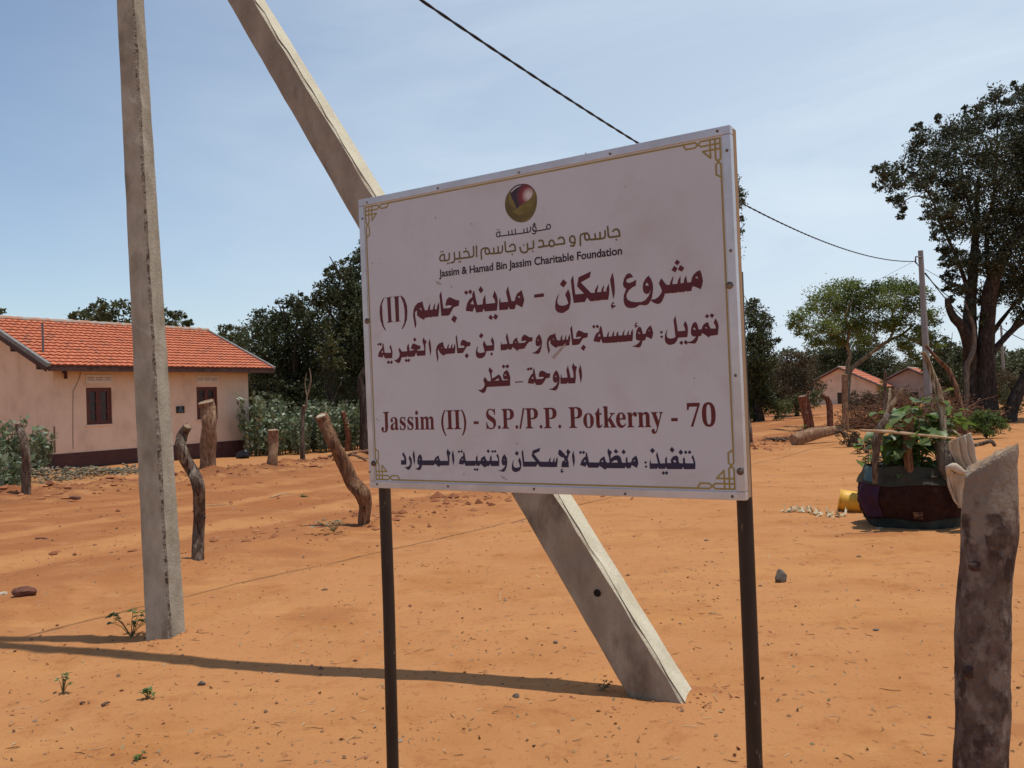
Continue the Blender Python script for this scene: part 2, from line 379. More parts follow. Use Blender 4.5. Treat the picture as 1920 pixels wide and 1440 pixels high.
def stone(name, px, py, size, mt, label, cat='stone', seed=0, flat=.6, sides=None, group=None):
    p = ground_at(px, py); rnd = random.Random(seed); me = bpy.data.meshes.new(name)
    import bmesh
    bm = bmesh.new(); bmesh.ops.create_icosphere(bm, subdivisions=3, radius=1)
    ph = [Vector((rnd.uniform(-1, 1), rnd.uniform(-1, 1), rnd.uniform(-1, 1))).normalized() for _ in range(9)]; hs = [rnd.uniform(.55, .85) for _ in range(9)]
    for v in bm.verts:
        c = v.co.copy()
        for nn, h in zip(ph, hs):
            dd = c.dot(nn)
            if dd > h: c -= nn * (dd - h) * .92
        c *= 1 + .05 * rnd.uniform(-1, 1)
        v.co = Vector((p.x + c.x * size[0], p.y + c.y * size[1], p.z + (c.z * flat + .35) * size[2]))
    bm.to_mesh(me); bm.free()
    return tag(link(name, me, mt, origin=p), label, cat, group)
M_STONE_RED = mat('laterite', (.20, .075, .045), (.11, .045, .03), 30, bump=.8, bscale=60)
M_STONE_DARK = mat('dark_stone', (.10, .085, .07), (.17, .13, .10), 30, bump=.6, bscale=50)
M_PALE = mat('pale_shell', (.55, .45, .33), (.36, .27, .19), 40, bump=.3)
stone('rock', 44, 1117, (.105, .07, .085), M_STONE_RED, 'rusty red lump of rock lying at the left edge of the sand', seed=1)
stone('rock', 5, 1115, (.05, .03, .03), M_PALE, 'pale broken rock chip beside the rusty red lump', seed=2)
stone('shell_piece', 293, 1107, (.03, .02, .018), M_PALE, 'small cream shell piece right of the rusty red rock', 'shell', seed=3)
stone('rock', 1463, 1091, (.055, .04, .085), M_STONE_DARK, 'dark triangular stone on the sand right of the sign', seed=14, flat=.9)
stone('pebble', 378, 1284, (.024, .02, .026), M_STONE_DARK, 'rounded grey pebble in front of the pole shadow', seed=5)
stone('pebble', 968, 1307, (.02, .018, .02), M_STONE_DARK, 'dark pebble below the shadow of the leaning strut', seed=6)
stone('pebble', 1041, 1206, (.017, .015, .018), M_STONE_DARK, 'small grey pebble left of the foot of the leaning strut', seed=7)
stone('pebble', 1642, 1182, (.024, .016, .012), M_STONE_DARK, 'flat grey pebble on bare sand left of the big cut trunk', seed=8)
def ground_stick(pts_, r, mt, label):
    P = [ground_at(x, y) + Vector((0, 0, r * 1.2 + (.004 if i == 1 else 0))) for i, (x, y) in enumerate(pts_)]; mb = MB(); mb.tube(P, [r, r * .9, r * .5] if len(P) == 3 else [r] * len(P), 6, True, .15, sub=4)
    tag(mb.build('stick', mt, None, P[0]), label, 'stick')
M_STRAW = mat('straw_stick', (.52, .36, .20), (.38, .25, .14), 20, rough=.85)
M_DKSTICK = mat('dark_stick', (.13, .075, .05), (.09, .05, .035), 20, rough=.9)
ground_stick([(508, 934), (530, 928), (552, 927)], .012, M_STRAW, 'pale bent stick lying across the middle of the dirt track')
ground_stick([(383, 950), (404, 948), (428, 947)], .008, M_STRAW, 'thin pale stick on the sand right of the bent grey-brown post')
ground_stick([(66, 1011), (82, 1011), (100, 1015)], .009, M_DKSTICK, 'dark twig lying on the track above the rusty red rock')
ground_stick([(191, 1326), (199, 1323), (206, 1320)], .008, M_DKSTICK, 'short dark stick between the seedlings and the lower left corner')
ground_stick([(150, 1322), (155, 1321), (159, 1320)], .007, M_DKSTICK, 'stubby grey stick left of the short dark stick at the lower left')
ground_stick([(1329, 1150), (1340, 1152), (1353, 1154)], .004, M_STRAW, 'thin straw beside the right sign pipe near the strut foot')
ground_stick([(937, 1128), (938, 1118), (941, 1108)], .004, M_STRAW, 'upright bit of straw on the sand left of the strut bore hole')
stone('soil_lump', 140, 936, (.12, .09, .07), M_STONE_RED, 'dark red soil lump on the track near the leftmost post', seed=9)
# ---------------------------------------------------------------- the signboard
SG_BL = Vector((-.4625, 2.8108, 1.2831)); SG_U = Vector((.83862, -.54472, -.00113)); SG_N = Vector((-.54476, -.83860, 0)).normalized()
SG_V = (Vector((0, 0, 1)) + SG_N * .0116); SG_V = (SG_V - SG_U * SG_V.dot(SG_U)).normalized(); SG_N = SG_U.cross(SG_V); SG_N = SG_N if SG_N.y < 0 else -SG_N
SG_W, SG_H, RAIL = 1.2143, .914, .021
def sg(u, v, h=0.0): return SG_BL + SG_U * u + SG_V * v + SG_N * h
def sg_px(px, py, h=0.0):
    p = on_plane(px, py, SG_BL, SG_N) - SG_BL
    return p.dot(SG_U), p.dot(SG_V)
M_PANEL = mat('printed_panel', (.575, .590, .615), (.54, .555, .575), 3, rough=.42, spec=.4, c3=(.47, .44, .42), s3=5, lo3=.50, hi3=.85)
M_ALU = mat('aluminium_trim', (.60, .61, .63), (.50, .50, .51), 9, rough=.42, metal=.55, spec=.5, c3=(.30, .24, .19), s3=22, lo3=.66, hi3=.80)
M_PIPE = mat('brown_painted_pipe', (.020, .013, .010), (.036, .024, .018), 14, rough=.5, c3=(.20, .14, .10), s3=60, lo3=.66, hi3=.72, stretch=(1, 1, .25))
M_MAROON = mat('maroon_print', (.095, .012, .019), (.11, .017, .024), 30, rough=.45)
M_MAROON2 = mat('red_maroon_print', (.115, .015, .018), (.13, .019, .022), 30, rough=.45)
M_NAVY = mat('navy_print', (.022, .020, .055), (.028, .025, .06), 30, rough=.45)
M_BLACK = mat('black_print', (.026, .010, .016), (.032, .014, .02), 30, rough=.45)
M_OLIVE = mat('olive_print', (.135, .095, .025), (.155, .11, .03), 30, rough=.45)
M_GOLD = mat('gold_print', (.30, .225, .055), (.35, .265, .07), 20, rough=.45)
M_SCREW = mat('rusty_screw', (.13, .085, .06), (.23, .19, .16), 60, rough=.6, metal=.4)
SIGN = thing('information_sign', sg(SG_W / 2, 0, 0) * 1 - Vector((0, 0, 1.28)), 'white bilingual information board in an aluminium frame on two brown pipe posts', 'sign')
TH = .022
mb = MB(); mb.box(sg(.004, .004, -.003), SG_U * (SG_W - .008), SG_V * (SG_H - .008), -SG_N * (TH - .008)); mb.build('panel', M_PANEL, SIGN)
def rail(u0, v0, u1, v1):
    mb = MB(); e = .0015
    mb.box(sg(u0, v0, .0), SG_U * (u1 - u0), SG_V * (v1 - v0), -SG_N * TH)
    o = mb.build('frame_rail', M_ALU, SIGN)
    bv = o.modifiers.new('b', 'BEVEL'); bv.width = .0015; bv.segments = 2
    return o
rail(0, SG_H - RAIL, SG_W, SG_H); rail(0, 0, SG_W, RAIL); rail(0, RAIL + .0006, RAIL, SG_H - RAIL - .0006); rail(SG_W - RAIL, RAIL + .0006, SG_W, SG_H - RAIL - .0006)
# strip along the right-hand frame side, its warm sunlit tone put into the colour
mb = MB(); mb.box(sg(SG_W - .02, .004, -TH - .0005), SG_U * .02, SG_V * (SG_H - .008), -SG_N * .022); mb.build('lit_edge_strip', mat('lit_edge_tone', (.42, .28, .16), (.30, .19, .10), 12, stretch=(1, 1, .1)), SIGN)
for u, top in ((.007, .80), (SG_W - .025, .615 * SG_H)):
    mb = MB(); base = sg(u, 0, -TH - .046); g = base - Vector((0, 0, base.z - g1(base.x, base.y) + .3))
    t = sg(u, top, -TH - .046); lean = Vector((.006, .004, 0))
    mb.tube([g - lean * 2, (g + t) * .5, t], .0195, 20); mb.build('post', M_PIPE, SIGN)
def disc(mb, u, v, r, h, z=0.0, n=14):
    vs = [sg(u + r * math.cos(6.2832 * k / n), v + r * math.sin(6.2832 * k / n), z + h * .6) for k in range(n)]
    vb = [sg(u + r * 1.1 * math.cos(6.2832 * k / n), v + r * 1.1 * math.sin(6.2832 * k / n), z) for k in range(n)]
    c = [sg(u, v, z + h)]
    mb.add(vb + vs + c, [(k, (k + 1) % n, n + (k + 1) % n, n + k) for k in range(n)] + [(n + k, n + (k + 1) % n, 2 * n) for k in range(n)], True)
for px, py in ((1368, 535), (1388, 884), (688, 602), (700, 869)):
    u, v = sg_px(px, py); mb = MB(); disc(mb, u, v, .0085, .004); mb.build('bolt', M_SCREW, SIGN)
for px, py in ((688, 379.5), (821, 353), (973, 323), (1144, 288), (1345, 245.5), (679.5, 410), (1363, 282), (1370, 470), (1379, 704), (1392, 880), (707, 908), (840, 912), (1001, 917), (1172, 926), (1373, 931), (693, 885)):
    u, v = sg_px(px, py); mb = MB(); disc(mb, u, v, .0036, .002, n=10); mb.build('screw', M_SCREW, SIGN)
PRINT_H = -.0024
def poly_fill(mb, loops, h=PRINT_H):                # loops of (u, v): outline first, then holes
    vs = [[Vector((u, v, 0)) for u, v in lp] for lp in loops]
    tri = tessellate_polygon(vs); flat = [p for lp in loops for p in lp]; P = [sg(u, v, h) for u, v in flat]
    fs = []
    for a, b, c in tri:
        n = (P[b] - P[a]).cross(P[c] - P[a])
        fs.append((a, b, c) if n.dot(SG_N) > 0 else (a, c, b))
    mb.add(P, fs)
def strip(mb, pts, w, h=PRINT_H, close=False):       # constant-width line with round joins
    n = len(pts)
    for i in range(n if close else n - 1):
        a = Vector(pts[i]); b = Vector(pts[(i + 1) % n]); d = b - a
        if d.length < 1e-7: continue
        d.normalize(); p = Vector((-d.y, d.x)) * w / 2; k = 3
        ring = []
        for e, c in ((a, -1), (b, 1)):
            for j in range(k * 2 + 1):
                th = math.pi * j / (k * 2); ring.append(e + c * (Vector((p.x, p.y)) * math.cos(th) * (1 if c > 0 else 1) + d * (w / 2) * math.sin(th)))
        poly_fill(mb, [[tuple(q) for q in ring]], h + i * 1e-6)
ARABIC = {   # traced letter outlines: region origin x, y, zoom | outline/hole ; next outline
'headline': [(1160, 475, 11.076, "1680,345 1715,430 1742,570 1720,680 1692,745 1600,700 1525,680 1500,780 1400,790 1385,770 1370,797 1245,810 1232,790 1215,812 1085,828 1065,812 1050,830 950,835 940,880 895,990 850,1040 795,1052 730,1030 665,990 665,962 760,945 830,890 880,815 890,765 825,620 875,515 970,640 1000,655 1060,648 1055,625 1080,560 1120,475 1130,480 1105,640 1212,630 1225,560 1275,465 1278,560 1275,622 1345,610 1350,540 1392,460 1405,540 1415,605 1495,597 1515,500 1550,440 1610,380/1575,505 1620,475 1650,530 1620,515;610,460 665,530 695,620 707,700 700,800 680,920 640,1010 600,1060 550,1078 430,1070 445,1015 540,975 610,890 650,800 662,745 645,780 620,830 570,843 530,830 500,780 490,700 500,620 545,530/540,655 580,605 620,660 580,672;205,408 250,430 295,495 230,505 160,535 145,575 165,605 210,612 270,595 355,545 345,670 280,700 200,770 155,850 152,905 180,965 250,1000 340,1012 445,1008 440,1060 400,1090 340,1125 250,1138 170,1125 115,1070 92,980 95,880 145,740 90,690 80,630 100,530 150,440;1205,125 1265,185 1210,250 1150,195;1270,240 1355,295 1305,380 1220,335;1145,255 1215,310 1165,395 1088,345"),
 (1030, 500, 13.714, "1615,145 1650,320 1672,560 1668,700 1635,840 1605,680 1572,480 1552,330;1570,1000 1600,930 1640,905 1662,940 1640,950 1620,955 1610,985 1650,990 1695,1000 1690,1030 1640,1050 1580,1100 1600,1050 1575,1035;1520,430 1530,580 1525,700 1500,850 1345,855 1332,840 1320,858 1190,880 1178,855 1150,885 1040,890 955,790 905,905 615,932 580,700 540,350 598,220 655,715 880,690 700,500 740,270 1055,120 1030,270 795,405 1060,675 1155,670 1165,590 1240,460 1245,490 1215,655 1320,650 1335,570 1390,460 1390,530 1378,640 1455,635 1455,560;470,580 520,690 540,830 530,960 490,1090 355,1185 290,1192 200,1170 150,1110 135,1020 150,880 185,780 240,690 215,780 190,870 200,940 240,990 320,1005 400,990 475,950 460,880 395,715;345,322 440,410 355,535 258,455"),
 (680, 480, 5.053, "1620,365 1712,352 1712,385 1620,395"),
 (860, 530, 13.714, "1605,190 1645,330 1672,440 1655,530 1620,635 1550,600 1465,555 1425,680 1300,685 1275,610 1250,690 1040,705 1028,690 1025,480 1050,375 1065,505 1260,490 1205,240 1250,85 1345,475 1425,470 1450,370 1490,280/1500,365 1545,335 1575,405;910,205 960,310 990,430 988,560 970,715 660,740 630,660 600,750 440,770 395,620 345,745 170,725 180,640 205,530 260,430 335,370 330,310 375,195 395,250 440,480 465,572 605,555 610,430 670,310 680,470 690,545 930,520 910,440 860,355/290,550 350,445 380,560;550,90 625,185 560,275 490,185;275,172 335,215 295,300 228,245;172,190 230,250 190,315 125,260;925,798 1000,855 950,960 870,895;803,820 870,885 830,960 748,905"),
 (700, 540, 11.294, "1590,195 1640,205 1730,250 1810,262 1795,380 1720,395 1680,420 1600,570 1560,585 1430,590 1388,150 1425,65 1470,432 1600,422 1640,400 1645,370 1590,362 1550,370 1520,385 1520,330 1545,240;1690,578 1765,630 1715,738 1635,670;1030,285 1050,390 1080,470 1140,468 1150,410 1195,315 1185,460 1250,455 1260,390 1300,315 1285,445 1330,450 1340,380 1380,295 1385,420 1365,600 1260,610 1250,598 1235,615 1165,620 1150,605 1140,625 1085,630 1060,675 960,620 912,570 915,470 870,515 875,600 902,770 875,855 860,780 828,570 840,460 870,380 930,315/965,440 995,415 1015,480;240,205 400,178 350,205 372,700 425,712 262,742 305,715 280,222;405,185 555,165 520,192 535,695 580,705 425,722 465,708 440,208;580,155 650,230 700,370 710,500 700,660 660,780 605,872 590,862 640,740 655,600 648,460 625,320 565,172;225,195 170,340 178,480 185,640 205,780 258,905 240,900 180,810 140,690 120,520 130,380 170,260 215,200")],
'funding_line': [(1230, 580, 14.769, "1635,250 1690,340 1725,470 1700,705 1480,735 1455,785 1360,710 1265,655 1240,730 1165,745 1140,850 1090,930 1040,950 870,930 860,905 960,890 1040,830 1095,755 1010,745 965,700 955,600 970,480 1010,390 1075,345 1120,380 1175,560 1250,550 1280,460 1350,380 1420,355 1445,380 1455,440 1500,530 1650,530 1630,440 1585,370/1335,505 1390,485 1405,545/1010,520 1060,505 1095,570 1040,565;1400,125 1460,180 1410,250 1345,200;1525,105 1600,160 1550,240 1475,180;795,320 845,400 872,520 870,640 855,765 600,785 560,880 500,950 400,985 320,975 255,920 230,830 240,700 270,610 305,550 280,660 285,740 310,790 380,812 470,800 530,765 510,600 475,300 525,175 550,330 595,608 800,590 790,520 750,430;695,865 740,915 700,990 630,930;805,848 870,905 835,985 755,925;135,590 185,630 135,680 90,635;150,720 190,760 150,800 100,758"),
 (1100, 595, 13.714, "1640,205 1670,290 1700,400 1685,490 1655,560 1590,525 1520,495 1490,590 1425,600 1400,700 1365,760 1320,778 1150,745 1250,715 1320,660 1375,600 1300,595 1255,560 1250,470 1270,340 1310,260 1355,238 1395,280 1435,425 1500,420 1530,320 1580,250/1565,340 1600,325 1615,365/1300,390 1340,380 1370,435 1330,420;1220,200 1245,140 1290,135 1285,165 1255,170 1250,200 1315,205 1300,230 1225,280 1240,240 1222,225;1170,290 1182,420 1165,610 1040,618 1030,605 1015,622 920,630 910,612 900,632 810,640 790,622 780,642 660,652 640,650 500,660 395,660 380,620 355,545 325,640 165,615 190,500 230,420 310,360 315,290 355,205 380,300 420,505 505,498 520,430 565,350 550,495 640,485 650,420 695,340 690,480 745,475 755,420 790,350 810,470 900,462 915,400 965,310 945,460 1025,455 1035,400 1080,325 1070,450 1120,450 1125,390/270,490 325,410 345,490;170,192 215,230 175,290 130,240;255,185 310,230 275,285 215,240"),
 (930, 610, 10.667, "1640,100 1690,115 1760,150 1830,152 1820,240 1730,260 1660,370 1630,388 1515,398 1475,70 1508,0 1540,270 1650,268 1690,240 1690,225 1640,230 1590,245 1600,150;1735,385 1790,435 1745,510 1685,460;1175,160 1190,240 1215,300 1275,298 1285,240 1320,185 1310,290 1360,290 1370,240 1395,180 1395,285 1430,285 1435,240 1468,175 1475,260 1455,400 1295,415 1220,425 1195,455 1125,410 1078,360 1080,290 1040,330 1045,400 1068,500 1045,578 1010,420 1005,350 1020,270 1060,205/1120,275 1140,258 1155,300;850,172 890,240 912,330 900,440 870,540 830,575 690,555 760,540 820,490 870,420 885,370 860,410 810,420 785,390 780,320 795,250/810,295 835,275 852,310;545,185 590,195 650,235 720,238 715,320 650,330 605,385 560,460 520,470 440,480 425,515 320,430 300,485 235,488 222,450 205,492 85,500 80,420 90,320 100,380 218,370 185,235 210,148 260,370 320,370 335,310 370,265 412,245 420,300 445,355 530,350 580,335 600,310 550,305 500,320 500,255/365,340 385,322 402,355"),
 (880, 600, 16, "665,510 705,580 730,660 730,780 722,915 495,935 475,1020 435,1100 360,1145 290,1155 215,1120 180,1050 180,960 200,850 255,768 225,870 230,945 270,985 340,990 445,960 420,850 385,725 425,620 490,745 520,768 680,750 655,680 625,625;335,385 410,455 345,555 270,485;650,962 692,1020 655,1080 612,1020"),
 (700, 615, 10.105, "1680,218 1730,235 1770,265 1830,268 1825,340 1760,350 1690,470 1655,475 1580,480 1550,180 1570,125 1600,380 1700,375 1725,355 1690,330 1640,335 1645,270;1755,475 1800,515 1765,578 1720,530;1310,265 1320,330 1345,390 1385,385 1395,340 1425,290 1415,385 1455,380 1465,330 1490,300 1485,380 1510,378 1520,330 1540,290 1545,380 1535,480 1410,490 1350,500 1325,528 1260,480 1230,430 1235,390 1205,430 1225,560 1205,645 1180,490 1175,420 1195,340 1240,290/1270,380 1285,365 1295,390;1060,200 1080,330 1088,430 1070,525 1050,400 1035,280;943,175 960,220 1000,250 975,320 980,420 975,520 820,530 800,460 770,540 650,548 640,520 630,548 525,555 495,650 460,668 380,612 440,595 480,545 490,490 465,410 485,375 530,445 630,440 625,360 655,290 680,435 740,420 770,410 740,400 705,405 710,340 745,290 830,325 885,340 875,400 820,415 825,430 955,425 945,330 918,245;770,180 808,215 775,262 742,220;610,580 645,615 615,650 582,615;660,578 690,605 660,650 630,615;315,315 340,390 352,460 345,570 215,578 195,545 180,505 165,560 80,545 90,470 120,420 160,370 155,335 180,285 205,470 325,470 320,420 293,365/140,465 165,420 175,465;120,275 155,300 130,340 95,310;90,285 105,305 85,335 60,310;270,615 310,650 275,685 245,650;330,612 360,640 335,688 305,655")],
'city_line': [(880, 670, 8.727, "1810,115 1830,220 1838,310 1815,425 1800,330 1780,210;1695,90 1710,130 1755,160 1735,220 1735,330 1725,425 1615,430 1605,400 1595,430 1485,435 1480,350 1495,270 1505,335 1600,330 1580,210 1605,130 1650,335 1700,330 1690,230 1668,160;1418,208 1450,260 1470,330 1465,430 1430,520 1395,545 1285,522 1350,510 1410,460 1435,410 1440,385 1420,415 1385,415 1360,380 1358,310 1380,250/1385,315 1408,298 1420,325;1175,218 1210,225 1260,260 1315,262 1308,332 1245,345 1215,400 1180,445 1140,455 1080,450 1060,400 1045,435 948,425 965,350 1000,290 1035,255 1030,230 1052,170 1085,355 1160,355 1200,345 1215,325 1180,318 1130,325 1130,270 1150,228/1003,350 1035,310 1042,350;960,165 985,190 960,220 925,195;1000,158 1030,180 1005,215 975,190;738,399 866,391 870,407 740,416;600,205 635,240 660,320 660,465 490,475 280,485 255,560 215,590 128,535 190,530 230,490 245,440 220,370 245,320 290,385 330,395 345,370 330,270 305,215 325,160 345,190 375,215 355,270 360,345 400,330 470,280 500,300 525,360 530,378 625,372 610,355 575,365 545,345 540,290 560,240/560,290 590,270 595,300 575,300/400,385 440,355 470,345 480,378;550,115 580,145 555,185 522,155;615,112 645,145 615,185 580,150")],
'agency_line': [(1060, 830, 7.68, "1830,180 1855,240 1868,310 1865,382 1715,385 1700,380 1690,350 1675,383 1460,382 1440,350 1430,378 1340,378 1325,350 1315,378 1210,378 1205,300 1220,240 1225,300 1330,300 1300,180 1315,130 1360,300 1430,300 1430,230 1455,200 1460,295 1520,295 1510,250 1540,205 1590,185 1620,210 1625,270 1640,298 1690,298 1685,240 1710,205 1720,298 1840,300 1835,260 1810,210/1545,265 1575,245 1590,280 1570,290;1528,62 1568,105 1535,148 1495,105;1655,100 1690,140 1660,178 1622,140;1725,112 1752,140 1728,168 1702,140;1780,112 1812,135 1785,168 1755,140;1245,75 1285,115 1250,158 1212,118;1405,410 1432,438 1408,466 1380,440;1450,410 1478,435 1452,468 1425,440;1150,265 1170,288 1150,308 1130,288;1155,325 1175,345 1155,368 1135,348;1015,185 1035,240 1045,300 1025,365 950,325 930,370 880,372 865,340 850,370 680,370 590,368 570,392 485,335 465,362 330,362 315,345 300,310 285,348 205,325 225,265 255,220 285,200 285,160 300,135 335,285 480,288 495,240 545,200 560,210 570,255 590,290 630,288 625,230 598,130 615,85 630,110 665,135 645,180 645,230 700,190 750,180 790,210 810,290 865,290 862,235 885,195 890,285 940,285 960,225/970,265 990,248 1000,270/505,270 530,250 545,285/655,288 700,255 735,250 750,288/255,275 275,245 292,275;718,92 755,128 725,162 690,128;830,98 865,135 835,170 802,138;210,118 235,140 212,168 188,142;255,115 280,140 255,168 232,142;108,115 125,200 130,270 115,355 100,280 88,190"),
 (950, 830, 13.714, "1345,172 1400,215 1470,290 1520,350 1545,300 1520,235 1560,160 1585,195 1630,240 1590,300 1555,420 1580,500 1585,635 1395,635 1400,560 1410,495 1480,450 1450,380 1410,380 1350,345 1310,290 1320,220/1490,495 1510,470 1535,500;1370,725 1395,680 1430,672 1435,695 1405,705 1400,725 1455,728 1445,755 1380,790 1395,760 1375,750;1290,360 1300,480 1280,630 1085,632 1070,615 1055,630 840,625 785,550 740,620 410,620 370,250 405,175 440,490 740,490 628,345 655,205 850,135 830,225 685,290 845,490 1065,495 1075,440 1125,375 1105,495 1175,495 1185,440 1220,375 1210,490 1250,490 1258,430;320,385 355,470 368,560 355,660 325,720 230,762 150,740 120,680 120,580 145,490 175,430 155,540 155,590 190,640 240,650 330,625 315,550 280,460;245,215 300,270 255,342 195,280"),
 (740, 830, 8.727, "1790,190 1825,250 1835,320 1825,400 1795,465 1770,480 1680,460 1740,450 1790,400 1800,370 1770,375 1745,350 1740,290 1755,230/1770,285 1785,270 1795,290;1680,180 1700,250 1705,310 1700,385 1570,385 1550,345 1540,385 1490,385 1470,412 1395,350 1380,380 1330,380 1320,350 1310,380 1155,380 1140,360 1130,325 1115,360 1040,350 1055,280 1085,235 1115,215 1110,180 1125,140 1140,210 1155,300 1320,298 1320,240 1345,205 1350,298 1395,300 1410,250 1465,215 1475,250 1500,300 1550,298 1550,240 1575,205 1580,298 1685,300 1680,260 1655,215/1082,285 1105,258 1115,285/1425,290 1445,275 1455,295;1520,108 1548,140 1525,172 1495,142;1595,120 1615,145 1595,170 1568,148;1635,118 1658,142 1638,168 1612,145;1045,125 1062,150 1045,172 1020,150;1085,122 1108,145 1085,168 1062,150;1308,415 1328,440 1308,466 1282,440;1345,415 1365,438 1345,468 1325,440;945,125 962,210 968,280 950,380 935,290 925,200;860,100 875,135 908,160 885,220 888,300 880,375 735,375 718,400 650,345 630,372 440,370 425,420 400,455 325,432 385,405 395,370 365,350 362,290 375,225 405,190 430,215 445,292 640,290 655,245 710,210 720,260 740,300 865,298 855,230 838,160/385,280 400,265 415,285/670,280 690,262 705,290;305,125 322,220 325,300 310,365 298,290 285,190;235,210 265,260 275,320 265,390 230,445 205,445 155,400 210,395 245,360 245,320 220,260;130,155 165,210 182,270 180,362 95,362 95,288 150,288 145,250 115,195")],
}
def pts(s): return [tuple(float(c) for c in p.split(',')) for p in s.split()]
for key, m in (('headline', M_MAROON), ('funding_line', M_MAROON), ('city_line', M_MAROON), ('agency_line', M_NAVY)):
    for x0, y0, zm, data in ARABIC[key]:
        mb = MB(); k = 0
        for grp in data.split(';'):
            loops = [[sg_px(x0 + a / zm, y0 + b / zm) for a, b in pts(lp)] for lp in grp.split('/')]
            poly_fill(mb, loops, PRINT_H + (k % 7) * 2e-6); k += 1
        mb.build(key, m, SIGN)
THIN = {
'foundation_word': (920, 410, 16, 35, "1680,300 1660,260 1670,215 1700,175 1735,165 1770,190 1778,250 1755,300 1715,312 1680,300 1640,320 1500,345 1365,365;1365,365 1345,380 1290,360 1243,325 1245,270 1280,230 1320,230 1345,270 1345,350 1335,420 1300,455 1240,440;1250,340 1290,375 1345,372;1310,130 1285,140 1285,165 1310,170;1250,193 1325,180;1185,240 1180,340 1160,385 1120,405 740,460 280,520 255,520;1075,270 1085,405;980,300 985,425;720,310 730,455;620,340 630,480;520,370 530,490;260,520 262,390 235,395 180,410 157,450 167,520 200,545 260,525", "185,330;235,325"),
'foundation_name': (985, 415, 10.105, 34, "1650,185 1690,150 1730,145 1765,175 1780,275 1600,300 1565,285 1550,100;1500,180 1505,270 1490,310 1450,325 1230,345 1205,330 1195,260 1160,220 1100,230 1045,250 1030,290 1035,455;1205,330 1170,355 1130,340 1112,290 1125,235;1405,210 1410,325;1310,240 1320,335;925,400 870,405 835,370 835,310 870,275 910,280 930,330 930,410 905,465 850,460;615,330 650,300 700,305 725,350 735,420 560,440 540,420 515,365 480,355 445,385 445,440 470,475 510,470 545,440;445,440 420,460 240,490;250,370 290,355 325,380 340,470", "1715,345"),
'foundation_rest': (815, 440, 10.105, 34, "1860,120 1865,240 1840,260 1760,270;1745,170 1755,290 1730,330 1680,340 1630,320 1605,240;1410,220 1440,190 1480,180 1510,210 1520,300 1370,325 1335,310 1322,140;1275,210 1275,300 1250,340 1060,360 1030,340 1020,280 985,250 920,255 880,280 868,320 878,460;1030,340 1000,370 960,360 945,310 962,255;1190,230 1195,345;1110,255 1115,355;780,215 785,415;725,225 730,390 700,420 385,460;540,330 580,310 620,320 640,370 645,420;460,325 465,450;360,340 370,480 345,525 300,530;265,355 265,460 240,485 180,490 170,375 130,380 95,410 85,460 105,495 150,490 180,490", "1850,315;1680,195;1460,370;580,260;450,515;480,505;110,325;145,318;230,545;262,540"),
}
mbs = {'foundation_word': (MB(), M_BLACK)}; mbs['foundation_name'] = (MB(), M_OLIVE); mbs['foundation_rest'] = mbs['foundation_name']
for key, (x0, y0, zm, wd, lines, dots) in THIN.items():
    mb = mbs[key][0]
    a = Vector(sg_px(x0, y0)); w = wd / zm * .0013 * 1.12
    for ln in lines.split(';'): strip(mb, [sg_px(x0 + p[0] / zm, y0 + p[1] / zm) for p in pts(ln)], w)
    for d in pts(dots.replace(';', ' ')):
        u, v = sg_px(x0 + d[0] / zm, y0 + d[1] / zm); s = w * .62
        poly_fill(mb, [[(u - s, v), (u, v - s), (u + s, v), (u, v + s)]])
mbs['foundation_word'][0].build('foundation_word', M_BLACK, SIGN); mbs['foundation_name'][0].build('foundation_name', M_OLIVE, SIGN)
def bold(s):
    r = ''
    for ch in s:
        if 'A' <= ch <= 'Z': r += chr(0x1D400 + ord(ch) - 65)
        elif 'a' <= ch <= 'z': r += chr(0x1D41A + ord(ch) - 97)
        elif '0' <= ch <= '9': r += chr(0x1D7CE + ord(ch) - 48)
        else: r += ch
    return r
def text_line(name, s, u0, v0, u1, v1, capscale, m, offset=0.0):
    """flat lettering whose baseline runs from (u0, v0) to (u1, v1) on the panel"""
    c = bpy.data.curves.new(name, 'FONT'); c.body = s; c.size = 1; c.offset = offset; c.resolution_u = 5
    o = bpy.data.objects.new(name, c); COL.objects.link(o); bpy.context.view_layer.update()
    me = bpy.data.meshes.new_from_object(o.evaluated_get(bpy.context.evaluated_depsgraph_get()))
    bpy.data.objects.remove(o); me.materials.clear()
    n = len(me.vertices); a = np.zeros(n * 3); me.vertices.foreach_get('co', a); a = a.reshape(-1, 3)
    x0, x1 = a[:, 0].min(), a[:, 0].max(); d = Vector((u1 - u0, v1 - v0)); k = d.length / (x1 - x0); dn = d.normalized(); pn = Vector((-dn.y, dn.x))
    out = np.array([sg(u0 + dn.x * (p[0] - x0) * k + pn.x * p[1] * capscale, v0 + dn.y * (p[0] - x0) * k + pn.y * p[1] * capscale, PRINT_H)[:] for p in a])
    me.vertices.foreach_set('co', out.ravel()); me.update()
    return link(name, me, m, SIGN)
a = sg_px(714.2, 806.3); b = sg_px(1341.9, 799.6); text_line('latin_line', bold('Jassim (II) - S.P./P.P. Potkerny - 70'), a[0], a[1], b[0], b[1], .083, M_MAROON2, .002)
a = sg_px(822.3, 519.2); b = sg_px(1165.6, 476.6); text_line('foundation_latin', 'Jassim & Hamad Bin Jassim Charitable Foundation', a[0], a[1], b[0], b[1], .0305, M_BLACK, .022)
